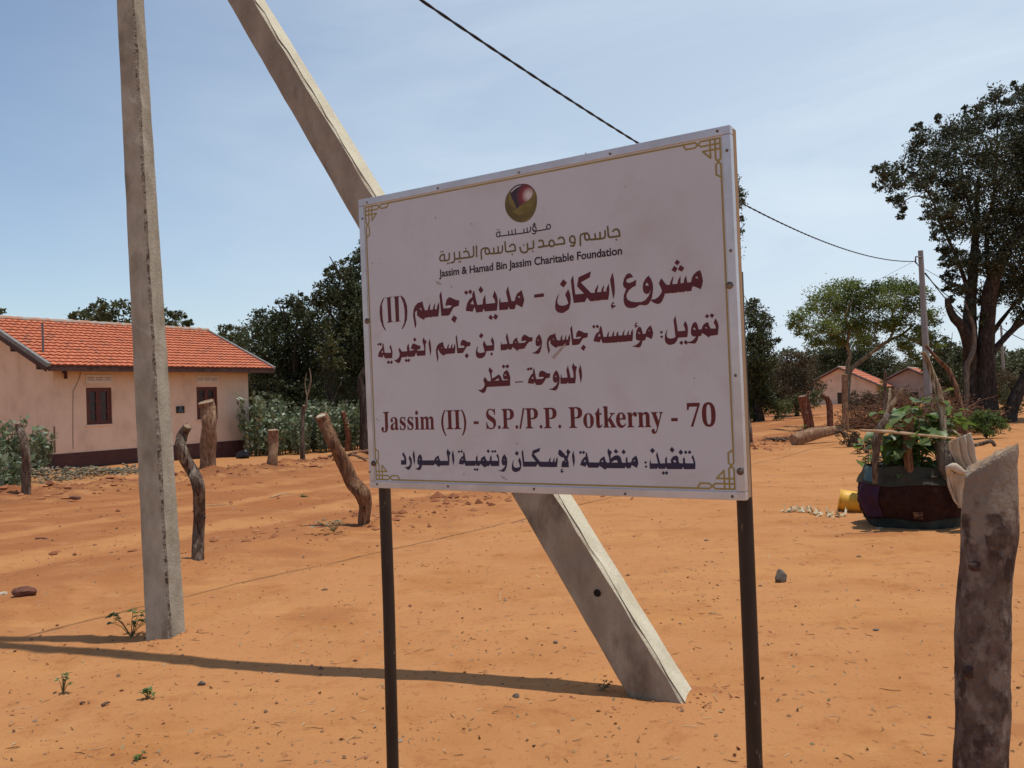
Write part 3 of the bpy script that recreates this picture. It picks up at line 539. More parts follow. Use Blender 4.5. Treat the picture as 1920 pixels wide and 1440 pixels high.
# gold border with interlaced corners
mb = MB(); c0 = RAIL + .006; UN = .0098; lw = .0042
def corner(sx, sy):
    o = (c0 if sx > 0 else SG_W - c0, c0 if sy > 0 else SG_H - c0)
    half = [[(9.8, 0), (9, 1.3), (6.6, 1.3), (5.8, .65), (5, 0), (0, 0)], [(6.6, 0), (5.8, .65), (5, 1.3), (0, 1.3)], [(6.6, 0), (9.8, 0)], [(4.6, 2.6), (0, 2.6)]]
    ls = half + [[(q, p) for p, q in l] for l in half] + [[(4.6, 2.6), (2.6, 4.6)]]
    for i, l in enumerate(ls): strip(mb, [(o[0] + sx * p * UN, o[1] + sy * q * UN) for p, q in l], lw, PRINT_H + 4e-6 * i)
for sx in (1, -1):
    for sy in (1, -1): corner(sx, sy)
R0 = 9.8 * UN
for l in ([(c0 + R0, c0), (SG_W - c0 - R0, c0)], [(c0 + R0, SG_H - c0), (SG_W - c0 - R0, SG_H - c0)], [(c0, c0 + R0), (c0, SG_H - c0 - R0)], [(SG_W - c0, c0 + R0), (SG_W - c0, SG_H - c0 - R0)]): strip(mb, l, lw)
mb.build('gold_border', M_GOLD, SIGN)
# emblem: printed egg of olive leaves round a dark red drop
def emblem():
    z = lambda s: [sg_px(935 + a / 16, 335 + b / 16) for a, b in pts(s)]
    def smooth(p, n=4):
        out = []; m = len(p)
        for i in range(m):
            a, b, c, d = [Vector(p[(i + j) % m]) for j in (-1, 0, 1, 2)]
            for k in range(n):
                t = k / n; out.append(tuple(.5 * ((2 * b) + (c - a) * t + (2 * a - 5 * b + 4 * c - d) * t * t + (3 * b - a - 3 * c + d) * t ** 3)))
        return out
    egg = "715,150 830,158 940,210 1040,310 1105,430 1135,600 1128,760 1095,920 1035,1060 950,1180 840,1265 720,1305 600,1302 480,1265 370,1195 275,1090 210,970 178,830 180,680 215,530 275,420 360,310 470,215 590,165"
    M_EGG = mat('emblem_olive', (.10, .07, .012), (.145, .11, .025), 26, rough=.4); M_LEAF = mat('emblem_leaf', (.23, .18, .045), (.16, .12, .026), 22, rough=.4); M_LIGHT = mat('emblem_light_leaf', (.29, .23, .075), (.18, .14, .035), 26, rough=.4)
    mb = MB(); poly_fill(mb, [smooth(z(egg))], PRINT_H); E = mb.build('emblem', M_EGG, SIGN)
    def part(name, m, s, k):
        mb = MB(); poly_fill(mb, [s], PRINT_H + 8e-5 * k); o = mb.build(name, m, E); return o
    part('emblem_leaf', M_LEAF, z("1050,340 1085,430 1090,560 1060,720 990,880 880,990 740,1070 600,1110 480,1050 400,980 515,915 600,840 720,760 860,690 950,590 1010,470"), 1)
    part('emblem_leaf', M_LIGHT, z("315,400 345,480 370,580 440,680 490,800 512,910 430,860 340,760 290,640 275,520"), 1)
    part('emblem_leaf', M_LEAF, z("1090,900 1040,1050 950,1165 840,1250 720,1290 640,1290 800,1220 920,1120 1010,1000"), 1)
    m, N, L, b = nodes_of('emblem_red'); b.inputs['Roughness'].default_value = .4
    cu, cv = sg_px(935 + 885 / 16, 335 + 490 / 16); ctr = sg(cu, cv, 0) - OFF[SIGN.name]
    tc = N.new('ShaderNodeTexCoord'); dv = N.new('ShaderNodeVectorMath'); dv.operation = 'DISTANCE'; dv.inputs[1].default_value = ctr; L.new(tc.outputs['Object'], dv.inputs[0])
    r = N.new('ShaderNodeValToRGB'); mr = N.new('ShaderNodeMapRange'); mr.inputs[2].default_value = .048; L.new(dv.outputs['Value'], mr.inputs[0]); L.new(mr.outputs[0], r.inputs[0])
    e = r.color_ramp.elements; e[0].color = (.60, .54, .50, 1); e[0].position = .16; e[1].position = .48; e[1].color = (.22, .014, .016, 1); x = e.new(.9); x.color = (.030, .007, .012, 1)
    L.new(r.outputs[0], b.inputs['Base Color'])
    part('emblem_drop', m, z("715,165 830,172 930,220 1025,320 1015,440 960,560 880,650 760,710 620,800 512,912 495,800 440,680 385,580 350,480 340,400 420,280 550,190"), 2)
    part('emblem_gloss', M_PANEL, z("350,390 430,300 540,225 660,190 655,205 560,250 460,320 365,410"), 3)
emblem()
# scuffs and smears on the panel
M_SCUFF = mat('scuff', (.33, .265, .225), (.46, .40, .36), 120, rough=.7)
for s in ("1034,670 1042,661 1052,650 1060,643 1059,648 1049,660 1038,673", "814,527 822,529 828,533 820,533", "843,534 848,540 845,539", "815,405 818,411 814,408", "936,891 944,895 952,901 942,897", "1096,285 1101,289 1097,292", "704,784 707,787 704,788", "709,787 711,789 708,789", "882,418 886,420 882,421", "868,887 871,889 868,891", "1170,347 1172,350 1170,352", "696,492 699,493 696,495", "710,493 712,494 710,495", "966,831 972,832 968,834", "1300,707 1303,709 1300,711"):
    mb = MB(); poly_fill(mb, [[sg_px(a, b) for a, b in pts(s)]], PRINT_H + 2e-4); mb.build('scuff_mark', M_SCUFF, SIGN)
# ---------------------------------------------------------------- concrete poles and cables
def concrete(name, c1, c2, c3, w=0, lo3=.57, hi3=.74):
    return mat(name, c1, c2, 7, rough=.92, bump=.4, bscale=70, c3=c3, s3=3.4, lo3=lo3, hi3=hi3, w=w, stretch=(1, 1, .55), detail=8, spec=.2)
M_CONC = concrete('pole_concrete', (.44, .405, .315), (.31, .28, .21), (.155, .135, .10))
M_AGG = mat('exposed_aggregate', (.21, .175, .135), (.33, .29, .235), 34, rough=.95, bump=.9, bscale=60, c3=(.09, .07, .055), s3=28, lo3=.52, hi3=.6, spec=.15)
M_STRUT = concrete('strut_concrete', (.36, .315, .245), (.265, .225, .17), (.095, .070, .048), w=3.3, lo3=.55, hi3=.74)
M_STRUT_LIT = concrete('lit_strut_concrete', (.66, .60, .44), (.55, .49, .35), (.26, .21, .14), w=5.1, lo3=.60, hi3=.72)  # paler copy of the strut concrete, sunlight on the top face painted in
M_CABLE = mat('black_cable', (.012, .012, .014), (.02, .02, .022), 30, rough=.6)
M_STEEL = mat('galvanised_steel', (.20, .20, .21), (.12, .11, .11), 30, rough=.5, metal=.7)
def square_pole(name, p0, p1, e1, e2, w0, t0, w1, t1, ch, label, mats, rows=70, seed=0, rough_corner=(), z_emb=.4):
    """tapered rectangular concrete pole with chamfered, ragged arrises; e1, e2 are the outward normals of two faces"""
    p0 = Vector(p0); p1 = Vector(p1); ax = (p1 - p0).normalized(); p0 = p0 - ax * z_emb
    root = thing(name, (p0.x, p0.y, 0), label, 'utility pole'); rnd = random.Random(seed)
    rings = []
    for i in range(rows + 1):
        t = i / rows; c = p0 * (1 - t) + p1 * t; w = (w0 * (1 - t) + w1 * t) / 2; h = (t0 * (1 - t) + t1 * t) / 2; ring = []
        for k, (sx, sy) in enumerate(((1, 1), (-1, 1), (-1, -1), (1, -1))):
            j = 1.5 if k in rough_corner else .5
            c1 = ch * (1 + rnd.uniform(-.22, .22) * j); c2 = ch * (1 + rnd.uniform(-.22, .22) * j); jj = rnd.uniform(-.0035, .0015) * j
            A = c + e1 * sx * (w - c1 + 0) + e2 * sy * (h + jj); B = c + e1 * sx * (w + jj) + e2 * sy * (h - c2)
            ring += [A, B] if k in (1, 3) else [B, A]
        rings.append(ring)
    # order of a ring: corner(+,+): B A | corner(-,+): A B | corner(-,-): B A | corner(+,-): A B
    body = MB(); cham = MB(); n = 8
    flat = [p for r in rings for p in r]
    for i in range(rows):
        for k in range(n):
            a, b, c, d = rings[i][k], rings[i][(k + 1) % n], rings[i + 1][(k + 1) % n], rings[i + 1][k]
            tgt = cham if (k % 2 == 0 and k // 2 in rough_corner) else body
            tgt.add([a, b, c, d], [(0, 1, 2, 3)])
    body.add(rings[-1], [tuple(range(n))])
    ob = body.build('shaft', mats[0], root)
    if cham.v: cham.build('rough_arris', mats[1], root)
    return root, ob, rings
PB = ground_at(311, 1190); PT = at(244.5, 0, PB.y); ax = (PT - PB).normalized(); PTOP = PB + ax * 6.15
vd = Vector((PB.x, PB.y, 0)).normalized(); side = vd.cross(Vector((0, 0, 1))).normalized()      # side points right
th = R_(38)
eR = (side * math.cos(R_(45)) - vd * math.sin(R_(45))); eL = (-side * math.cos(R_(45)) - vd * math.sin(R_(45)))
rot = Matrix.Rotation(R_(12), 3, 'Z'); eR = rot @ eR; eL = rot @ eL
square_pole('utility_pole', PB, PTOP, eR, eL, .20, .20, .118, .118, .017, 'tall upright grey concrete pole on the left with a ragged corner edge', (M_CONC, M_AGG), seed=3, rough_corner=(0,))
SB = ground_at(1238, 1300); STOP = at(198, -440, PB.y - .12); a = (STOP - SB).normalized()
mid = SB * .75 + STOP * .25; vdir = (mid - EYE).normalized()
e1 = vdir.cross(a).normalized(); e1 = e1 if e1.x > 0 else -e1; e2 = e1.cross(a); e2 = e2 if e2.dot(vdir) < 0 else -e2
PHI = R_(27); eT = e1 * math.cos(PHI) + e2 * math.sin(PHI); eF = e2 * math.cos(PHI) - e1 * math.sin(PHI)
STRUT, sob, srings = square_pole('strut_pole', SB, STOP, eT, eF, .262, .175, .135, .115, .014, 'concrete strut pole leaning diagonally behind the signboard', (M_STRUT, M_STRUT_LIT), seed=9, rough_corner=(0,), z_emb=.35)
# top face: concrete with sunlight in its colour; hole: disc with shade in its colour
sob.data.materials.append(M_STRUT_LIT)
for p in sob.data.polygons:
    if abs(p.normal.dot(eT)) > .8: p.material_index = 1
mb = MB(); rs = random.Random(2); mb.tube([r[0] + eT * rs.uniform(-.001, .002) + eF * rs.uniform(-.004, .004) for r in srings], [.0022 + .0022 * rs.random() ** 3 for r in srings], 5); mb.build('mortar_seam', mat('dark_seam', (.05, .042, .03), (.11, .09, .06), 30), STRUT)
def ray_plane_pt(px, py, p0, n): return on_plane(px, py, p0, n)
t_h = .105; cpt = SB * (1 - t_h) + STOP * t_h
hpt = on_plane(1120, 1112, cpt + eF * ((.175 * (1 - t_h) + .115 * t_h) * .5), eF)
mb = MB(); mb.lathe((0, 0, 0), [(.0001, .0), (.013, .0), (.015, .003), (.019, .0035), (.0195, 0)], 16)
Rm = Matrix((eF.orthogonal().normalized(), eF.cross(eF.orthogonal().normalized()), eF)).transposed()
mb.v = [tuple(hpt + Rm @ Vector(v)) for v in mb.v]; mb.build('bore_hole', mat('bore_shade', (.008, .007, .006), (.012, .01, .008), 20), STRUT)  # flat black disc, the dark inside of the hole painted as colour
def sag_path(A, B, sag, n=40): return [A * (1 - t) + B * t - Vector((0, 0, 4 * sag * t * (1 - t))) for t in (i / n for i in range(n + 1))]
def cable(name, A, B, sag, r, label, cat='cable', twist=False):
    P = sag_path(A, B, sag, 60); mb = MB()
    if twist:
        n = 900; Q = sag_path(A, B, sag, n)
        for ph in (0, math.pi):
            path = []
            for i, p in enumerate(Q):
                th = 2 * math.pi * i / n * (B - A).length / .55 + ph; s = Vector((-(B - A).y, (B - A).x, 0)).normalized()
                path.append(p + s * math.cos(th) * r * .45 + Vector((0, 0, 1)) * math.sin(th) * r * .45)
            mb.tube(path, r * .85, 6)
    else: mb.tube(P, r, 6)
    return tag(mb.build(name, M_CABLE, None, P[0]), label, cat)
CA = at(221, -388, PB.y) + Vector((.06, -.02, 0)); CB = at(1717, 490, 30.3)
cable('overhead_cable', CA, CB, .88, .0125, 'black twisted overhead cable sagging from the left pole to the far pole', twist=True)
# bracket at the top of the near pole, holding strut and cable (above the frame)
# far poles
M_FAR = concrete('far_pole_concrete', (.30, .285, .27), (.25, .235, .22), (.18, .16, .15), w=8)
def far_pole(px0, px1, pyt, d, h, label, w0, w1):
    t = at(px1, pyt, d); b = Vector((t.x + .06, d, g1(t.x, d))); b.z = t.z - h
    return square_pole('utility_pole', b, t, Vector((.8, -.6, 0)), Vector((-.6, -.8, 0)), w0, w0, w1, w1, .03, label, (M_FAR, M_FAR), rows=12, seed=4, z_emb=.2)[0]
FP = far_pole(1745, 1726, 470, 30.3, 6.15, 'slender grey concrete pole beyond the planter carrying the overhead cable', .25, .15)
FT = at(1726, 470, 30.3)
mb = MB(); mb.tube([at(1727, 482, 30.2), at(1717, 481, 30.2), at(1716.5, 492, 30.2), at(1719, 494, 30.2)], .028, 6); mb.build('cable_bracket', M_STEEL, FP)
F2 = far_pole(1886, 1877, 610, 70, 6.15, 'distant concrete pole seen between the limbs of the big tree', .24, .15)
cable('service_cable', at(1719, 494, 30.3), at(1779, 556, 33.2), .10, .016, 'short black cable dropping from the far pole into the big tree')
cable('service_cable', at(1735, 512, 30.3), at(1877, 614, 70), 1.0, .022, 'thin black cable running from the far pole to the distant pole')
cable('service_cable', at(1717, 488, 30.3), at(1380, 640, 75), .3, .005, 'hair-thin wire running left behind the flat-topped tree')
cable('service_cable', at(1878, 615, 70), at(2050, 640, 82), 1.1, .03, 'sagging cable leaving the distant pole to the right')
cable('service_cable', at(1735, 505, 30.3), at(1960, 575, 36), .35, .008, 'thin wire crossing in front of the big tree crown')
# ---------------------------------------------------------------- houses
M_WALL = mat('peach_plaster', (.79, .575, .415), (.72, .51, .36), 1.6, rough=.9, bump=.15, bscale=25, c3=(.58, .40, .28), s3=1.6, lo3=.56, hi3=.85, spec=.15)
M_WALL2 = mat('grey_plaster', (.43, .35, .28), (.37, .30, .24), 1.3, rough=.9, c3=(.30, .24, .19), s3=.7, lo3=.55, hi3=.75, spec=.15)
M_PLINTH = mat('maroon_plinth', (.075, .032, .028), (.095, .042, .034), 3, rough=.85, c3=(.16, .08, .05), s3=2, lo3=.6, hi3=.8)
M_TILE = mat('clay_tile', (.60, .20, .098), (.44, .125, .06), 11, rough=.85, c3=(.30, .115, .07), s3=3.1, lo3=.52, hi3=.72)
M_WOOD_DK = mat('dark_timber', (.065, .028, .02), (.09, .04, .03), 8, rough=.7)
M_SHUTTER = mat('window_timber', (.10, .028, .021), (.13, .04, .03), 9, rough=.55)
M_GLASS = mat('dark_pane', (.016, .011, .010), (.028, .018, .016), 6, rough=.25, spec=.5)
M_VERGE = mat('cement_verge', (.25, .24, .225), (.18, .17, .16), 5, rough=.9)
M_RIDGE = mat('mortar_ridge', (.50, .25, .15), (.42, .36, .30), 6, rough=.9, lo=.45, hi=.55)
M_VENT = mat('vent_block', (.78, .68, .58), (.70, .60, .5), 8, rough=.9)
M_VOID = mat('vent_shadow', (.03, .02, .018), (.04, .028, .022), 5)
def wall_open(mb, p0, u, nrm, length, z0, z1, opens, th):
    """wall of thickness th standing on p0 along u, with rectangular openings (s0, s1, za, zb)"""
    ss = sorted({0.0, length, *[o[0] for o in opens], *[o[1] for o in opens]}); zs = sorted({z0, z1, *[o[2] for o in opens], *[o[3] for o in opens]})
    for s0, s1 in zip(ss, ss[1:]):
        for a, b in zip(zs, zs[1:]):
            if any(o[0] - 1e-6 <= s0 and s1 <= o[1] + 1e-6 and o[2] - 1e-6 <= a and b <= o[3] + 1e-6 for o in opens): continue
            mb.box(p0 + u * s0 + Vector((0, 0, a)), u * (s1 - s0), nrm * th, Vector((0, 0, b - a)))
def house(name, label, P0, u, length, depth, z_eave, pitch, ov_s, ov_e, tiles, wall_m, windows, vents, plinth=.42, detail=True, group=None, side_windows=()):
    """P0 front corner at ground; u along the front; the house extends along n behind the front"""
    u = Vector((u[0], u[1], 0)).normalized(); n = Vector((-u.y, u.x, 0)); Z = Vector((0, 0, 1)); P0 = Vector(P0)
    root = thing(name, P0, label, 'house', group)
    mb = MB(); th = .15
    zt = z_eave
    wall_open(mb, P0, u, n, length, plinth, zt, [w[:4] for w in windows], th)
    B0 = P0 + n * depth; mb.box(B0 - n * th + Z * plinth, u * length, n * th, Z * (zt - plinth))
    rise = math.tan(pitch) * (depth / 2)
    for k, s in enumerate((0, length - th)):
        ops = [(a, b, c, d) for (kk, a, b, c, d) in side_windows if kk == k]
        wall_open(mb, P0 + u * s + n * th, n, u, depth - 2 * th, plinth, zt, [(a - th, b - th, c, d) for a, b, c, d in ops], th)
        a = P0 + u * s + Z * zt; vs = []
        for e in (0, th): vs += [a + u * e, a + u * e + n * depth, a + u * e + n * depth / 2 + Z * rise]
        mb.add(vs, [(0, 1, 2), (5, 4, 3), (0, 3, 4, 1), (1, 4, 5, 2), (2, 5, 3, 0)])
    mb.build('wall', wall_m, root)
    mb = MB(); mb.box(P0 - u * .02 - n * .02 - Z * .5, u * (length + .04), n * (depth + .04), Z * (plinth + .498)); mb.build('plinth', M_PLINTH, root)
    # roof: two slopes of overlapping wavy tile courses
    sl = math.tan(pitch); E0 = P0 - n * ov_e + Z * (zt + .10 - sl * ov_e); Lr = length + ov_s[0] + ov_s[1]; run = depth / 2 + ov_e
    slope_len = run / math.cos(pitch); up = (n * math.cos(pitch) + Z * math.sin(pitch)); nr = (-n * math.sin(pitch) + Z * math.cos(pitch))
    rows = tiles; step = slope_len / rows; mb = MB(); per = .20 if detail else .4; ns = int(Lr / (per / 6)) if detail else int(Lr / .2)
    A = E0 - u * ov_s[0]
    rr = random.Random(5)
    for r in range(rows):
        lo = A + up * (step * r); h0, h1 = .055, .012
        vs = []
        off = [rr.uniform(-.006, .006) for _ in range(int(Lr / per) + 3)]
        for i in range(ns + 1):
            s = Lr * i / ns; wv = abs(math.sin(math.pi * s / per)) ** .7 * .028; j = off[int(s / per)] if detail else 0
            vs += [lo + u * s + nr * (.0 + wv * .3) + up * (j + .03), lo + u * s + nr * (h0 + wv) + up * j, lo + u * s + nr * (h1 + wv) + up * (step + .04)]
        fs = []
        for i in range(ns):
            b = 3 * i; fs += [(b, b + 3, b + 4, b + 1), (b + 1, b + 4, b + 5, b + 2)]
        mb.add(vs, fs)
    roof = None
    top = A + up * slope_len
    bk = n * math.cos(pitch) - Z * math.sin(pitch)
    mb.box(top + nr * .0, u * Lr, bk * slope_len, (n * math.sin(pitch) + Z * math.cos(pitch)) * .05)
    roof = mb.build('roof', M_TILE, root)
    mb = MB(); mb.box(A + nr * -.035 + u * .03, u * (Lr - .06), up * (slope_len - .02), nr * .03); mb.build('roof_boarding', M_WOOD_DK, root)
    mb = MB(); path = [top + u * (Lr * i / 60) + Z * (.05 + .012 * (i % 3 == 0)) for i in range(61)]
    mb.tube(path, [.075 + .012 * (i % 2) for i in range(61)], 8, smooth=False); mb.build('ridge_tiles', M_RIDGE, root)
    for s in (0, Lr - .09):        # cement verges along both gable edges
        mb = MB(); mb.box(A + u * (s - .02) + nr * -.02 + up * -.01, u * .10, up * (slope_len + .02), nr * .115)
        mb.box(top + u * (s - .02) - n * .0, u * .13, bk * slope_len, (n * math.sin(pitch) + Z * math.cos(pitch)) * .10); mb.build('verge', M_VERGE, root)
    mb = MB(); mb.box(A + u * .02 - n * .012 - Z * .13, u * (Lr - .04), n * .028, Z * .16); mb.build('fascia_board', M_WOOD_DK, root)
    if detail:
        mb = MB(); mb.box(A + u * .0 + nr * -.17 - n * .0 + up * .03, u * .035, up * (slope_len - .05), nr * .14); mb.build('barge_board', M_WOOD_DK, root)
        for k in range(3):
            q = A + up * (slope_len * (.12 + .36 * k)) - nr * .17; mb = MB(); mb.box(q - n * .05 - Z * .1, u * (ov_s[0] + .1), n * .10, Z * .12); mb.build('purlin_end', M_WOOD_DK, root)
    for (s0, s1, za, zb, leaves) in windows:
        w = s1 - s0; h = zb - za; f = .055; o = P0 + u * s0 + Z * za + n * .03; mb = MB()
        mb.box(o, u * f, n * .07, Z * h); mb.box(o + u * (w - f), u * f, n * .07, Z * h); mb.box(o + u * f, u * (w - 2 * f), n * .07, Z * f); mb.box(o + u * f + Z * (h - f), u * (w - 2 * f), n * .07, Z * f)
        fr = mb.build('window', M_SHUTTER, root)
        if detail:
            cw = (w - 2 * f) / leaves
            for k in range(leaves):
                c = o + u * (f + cw * k) + Z * f + n * .012; st = .075; hh = h - 2 * f; mb = MB()
                mb.box(c + u * .003, u * (st - .003), n * .04, Z * hh); mb.box(c + u * (cw - st), u * (st - .003), n * .04, Z * hh)
                for zz in (0, hh * .33, hh * .66, hh - .06): mb.box(c + u * st + Z * zz + n * .003, u * (cw - 2 * st), n * .03, Z * (.06 if zz in (0, hh - .06) else .022))
                mb.build('sash', M_SHUTTER, fr)
        mb = MB(); mb.box(o + u * f * .9 + Z * f * .9 + n * .045, u * (w - 1.8 * f), n * .01, Z * (h - 1.8 * f)); mb.build('pane', M_GLASS, fr)
        if detail:
            mb = MB(); mb.box(P0 + u * (s0 - .06) + Z * (za - .05) - n * .035, u * (w + .12), n * .06, Z * .048); mb.build('window_sill', wall_m, fr)
    for (kk, a, b, c, d) in side_windows:
        s = (0 if kk == 0 else length); o = P0 + u * (s + (.04 if kk == 0 else -.09)) + n * a + Z * c; mb = MB()
        mb.box(o, u * .05, n * (b - a), Z * (d - c)); mb.build('window', M_GLASS, root)
    for (s0, s1, za, zb) in vents:
        o = P0 + u * s0 + Z * za - n * .015; w = s1 - s0; h = zb - za; mb = MB(); mb.box(o + n * .013, u * w, n * .004, Z * h); v = mb.build('vent', M_VOID, root)
        mb = MB(); bars = 4
        for k in range(4): mb.box(o + u * (w * k / 3 - .02 + (.02 if k == 0 else (-.02 if k == 3 else 0))) - n * .006, u * .04, n * .021, Z * h)
        for k in range(bars + 1): mb.box(o + Z * (h * k / bars - .022 + (.022 if k == 0 else (-.022 if k == bars else 0))), u * w, n * .012, Z * .044)
        mb.build('vent_grille', M_VENT, v)
    return root, u, n
HU = Vector((.505, .863, 0)).normalized(); HN = Vector((-HU.y, HU.x, 0))
HL = Vector((-13.05, 25.2, 0)); HL.z = g1(HL.x, HL.y) - .02
def hw(px, py):
    p = on_plane(px, py, HL, HN) - HL; return p.dot(HU), p.z
def hrect(x0, y0, x1, y1):
    a = hw(x0, y0); b = hw(x1, y1); return (a[0], b[0], min(a[1], b[1]), max(a[1], b[1]))
w1 = hrect(161, 727, 211, 794.5); w2 = hrect(368, 725.5, 409, 785)
v1 = hrect(160.5, 702.5, 210.5, 718); v2 = hrect(367, 704, 409, 717.5)
zmid = hw(100, 694)[1]
H1, u_, n_ = house('house', 'peach plastered house with orange tiled gable roof standing left behind the poles', HL, HU, 7.27, 5.6, hw(230, 694)[1] + .24, R_(24.9), (.55, .72), .62, 15, M_WALL,
    [(*w1, 2), (*w2, 2)], [v1, v2], plinth=hw(230, 842)[1])
s0, s1, za, zb = hrect(330, 762, 345, 774)
M_SIGNPLATE = mat('black_plate', (.012, .014, .016), (.02, .022, .024), 10, rough=.4); M_PLTXT = mat('plate_lettering', (.20, .26, .30), (.15, .2, .24), 10)
mb = MB(); mb.box(HL + HU * s0 + Vector((0, 0, za)) - HN * .03, HU * (s1 - s0), HN * .028, Vector((0, 0, zb - za))); pl = mb.build('name_plate', M_SIGNPLATE, H1)
mb = MB(); wdt = s1 - s0; hgt = zb - za
mb.box(HL + HU * (s0 + wdt * .40) + Vector((0, 0, za + hgt * .64)) - HN * .034, HU * wdt * .2, HN * .003, Vector((0, 0, hgt * .2)))
for k in range(3): mb.box(HL + HU * (s0 + wdt * (.16 + .03 * k)) + Vector((0, 0, za + hgt * (.44 - .14 * k))) - HN * .034, HU * wdt * (.68 - .06 * k), HN * .003, Vector((0, 0, hgt * .055)))
mb.build('plate_mark', M_PLTXT, pl)
# mast on the roof, bracket lamp under the eave, conduit crack line on the wall
e0 = on_plane(117, 662, HL - HN * .62, HN); q = e0 + HN * .9; q.z = e0.z - .05
mb = MB(); mb.tube([q, q + Vector((0, 0, .98))], .028, 8); mb.build('roof_mast', M_STEEL, H1)
s, z = hw(117, 700); p = HL + HU * s + Vector((0, 0, z)); mb = MB(); mb.box(p - HN * .12, HU * .06, HN * .12, Vector((0, 0, .06))); mb.box(p - HN * .13 - Vector((0, 0, .16)), HU * .07, HN * .06, Vector((0, 0, .22))); mb.build('meter_bracket', M_WOOD_DK, H1)
cp = [(151, 698), (149, 708), (143, 722), (137, 733), (136.5, 760), (136.5, 820), (137, 842)]
mb = MB(); mb.tube([HL + HU * hw(*c)[0] + Vector((0, 0, hw(*c)[1])) - HN * .008 for c in cp], .009, 5); mb.build('wall_conduit', mat('conduit', (.33, .22, .15), (.26, .17, .12), 5), H1)
mb = MB(); mb.tube([HL - HU * .012 + HN * .0 + Vector((0, 0, .5)), HL - HU * .012 + Vector((0, 0, 1.25))], .022, 6); mb.build('drain_pipe', mat('stain_pipe', (.16, .10, .07), (.2, .13, .09), 5), H1)

# distant houses on the right, gable ends towards the track
def far_house(px_apex, py_apex, d, label, u, wm, half, grp=None):
    ap = at(px_apex, py_apex, d); u = Vector((u[0], u[1], 0)).normalized(); n = Vector((-u.y, u.x, 0)); gp_ = ap - n * half
    return house('house', label, (gp_.x, gp_.y, ap.z - 4.15), u, 6.2, half * 2, 2.55, R_(27), (.45, .5), .6, 9, wm, [(1.2, 1.9, 1.0, 2.1, 2), (2.6, 3.4, .45, 2.2, 2), (4.3, 5.1, 1.0, 2.1, 2)], [], detail=False, side_windows=((0, half * .75, half * .75 + 1.0, 1.0, 2.0),))
far_house(1573, 690.4, 78, 'small pink house with orange roof half hidden behind the flat-topped tree', (.52, .855), M_WALL, 3.05)
far_house(1703, 691, 80, 'small grey-walled house with orange roof behind the slender far pole', (.52, .855), M_WALL2, 3.0)
far_house(1800, 706, 100, 'most distant pink house mostly hidden behind the big tree trunk', (.70, .71), M_WALL, 2.8)
# ---------------------------------------------------------------- fence posts, stumps, logs
def bark(name, c1, c2, c3, sc=9, w=0, lo3=.56, hi3=.66, bump=1.0): return mat(name, c1, c2, sc * 2.4, rough=.95, bump=bump, bscale=55, c3=c3, s3=sc * .9, lo3=lo3, hi3=hi3, stretch=(1, 1, .28), w=w, spec=.15, detail=8, lo=.44, hi=.56, crack=46)
M_POST = bark('post_wood', (.24, .125, .066), (.15, .075, .042), (.36, .22, .125))
M_POST_G = bark('grey_post_wood', (.17, .12, .085), (.095, .06, .042), (.30, .245, .19), w=2)
M_POST_T = bark('tan_post_wood', (.34, .20, .115), (.22, .115, .062), (.46, .31, .19), w=4)
M_POST_R = bark('red_post_wood', (.26, .10, .055), (.16, .06, .035), (.33, .17, .10), w=5)
M_CUT = mat('cut_end_grain', (.36, .25, .155), (.22, .14, .085), 30, rough=.9, bump=.3)
GRP = 'wooden fence posts along the dirt track'
def post(pth, mt, label, d=None, jit=.10, n=16, name='fence_post', cat='fence post', group=GRP, capm=M_CUT, base_z=None, sub=8, knob=None):
    """pth: (px, py, half-width px) from top to foot, all at the distance of the foot"""
    b = ground_at(pth[-1][0], pth[-1][1]) if d is None else None; d = b.y if d is None else d
    P = [at(x, y, d + .05 * math.sin(i * 2.1)) for i, (x, y, r) in enumerate(pth)]; Rr = [r * d / FOC for x, y, r in pth]
    foot = P[-1].copy(); P.append(foot - Vector((0, 0, .35))); Rr.append(Rr[-1] * 1.05)
    root = thing(name, (foot.x, foot.y, g1(foot.x, foot.y)), label, cat, group)
    mb = MB(); mb.tube(P, Rr, n, True, jit * .35, seed=hash(label) % 99, sub=sub, rough=.20); mb.build('stem', mt, root)
    t = (P[0] - P[1]).normalized(); mb = MB(); mb.tube([P[0] - t * .008, P[0] + t * .003], [Rr[0] * .9, Rr[0] * .72], n, True, .25, seed=hash(label) % 99); mb.build('cut_end', capm, root)
    if knob:
        for (x, y, r, l, ang) in knob:
            c = at(x, y, d); dr = CR * math.cos(ang) + CU * math.sin(ang) - FWD * .3; mb = MB(); rr = r * d / FOC; mb.tube([c, c + dr * rr * l * .6, c + dr * rr * l], [rr * 1.15, rr, rr * .75], 8, True, .1); mb.build('branch_stub', mt, root)
    return root
def hash(s): return sum(ord(c) * (i + 3) for i, c in enumerate(s))
post([(33, 793, 5), (37, 805, 6.5), (46, 835, 7.5), (49, 880, 7.5), (49, 937, 8.5)], M_POST_G, 'thin crooked grey post at the left edge beside the milkweed')
post([(352, 799, 8), (342, 816, 10), (338, 838, 10), (347, 862, 11), (362, 885, 12), (372, 908, 11.5), (374, 940, 10.5), (372, 990, 11), (371, 1046, 11.5)], M_POST_G, 'bent grey-brown post directly right of the upright pole', jit=.14, knob=[(378, 978, 3, 4.5, .9)])
post([(386, 753, 15), (390, 768, 16), (392, 800, 14.5), (391, 850, 13.5), (390, 893, 16)], M_POST_T, 'thick straight tan post standing in front of the right house window', jit=.12)
post([(512, 806, 9.5), (513, 830, 9), (511, 858, 9.5), (509, 881, 11)], M_POST_T, 'short stout post with flat top between house and signboard', jit=.08)
post([(570, 760, 3.2), (568, 775, 4.2), (567, 810, 3.8), (568, 869, 5)], M_POST_G, 'thin pale stake in front of the milkweed row')
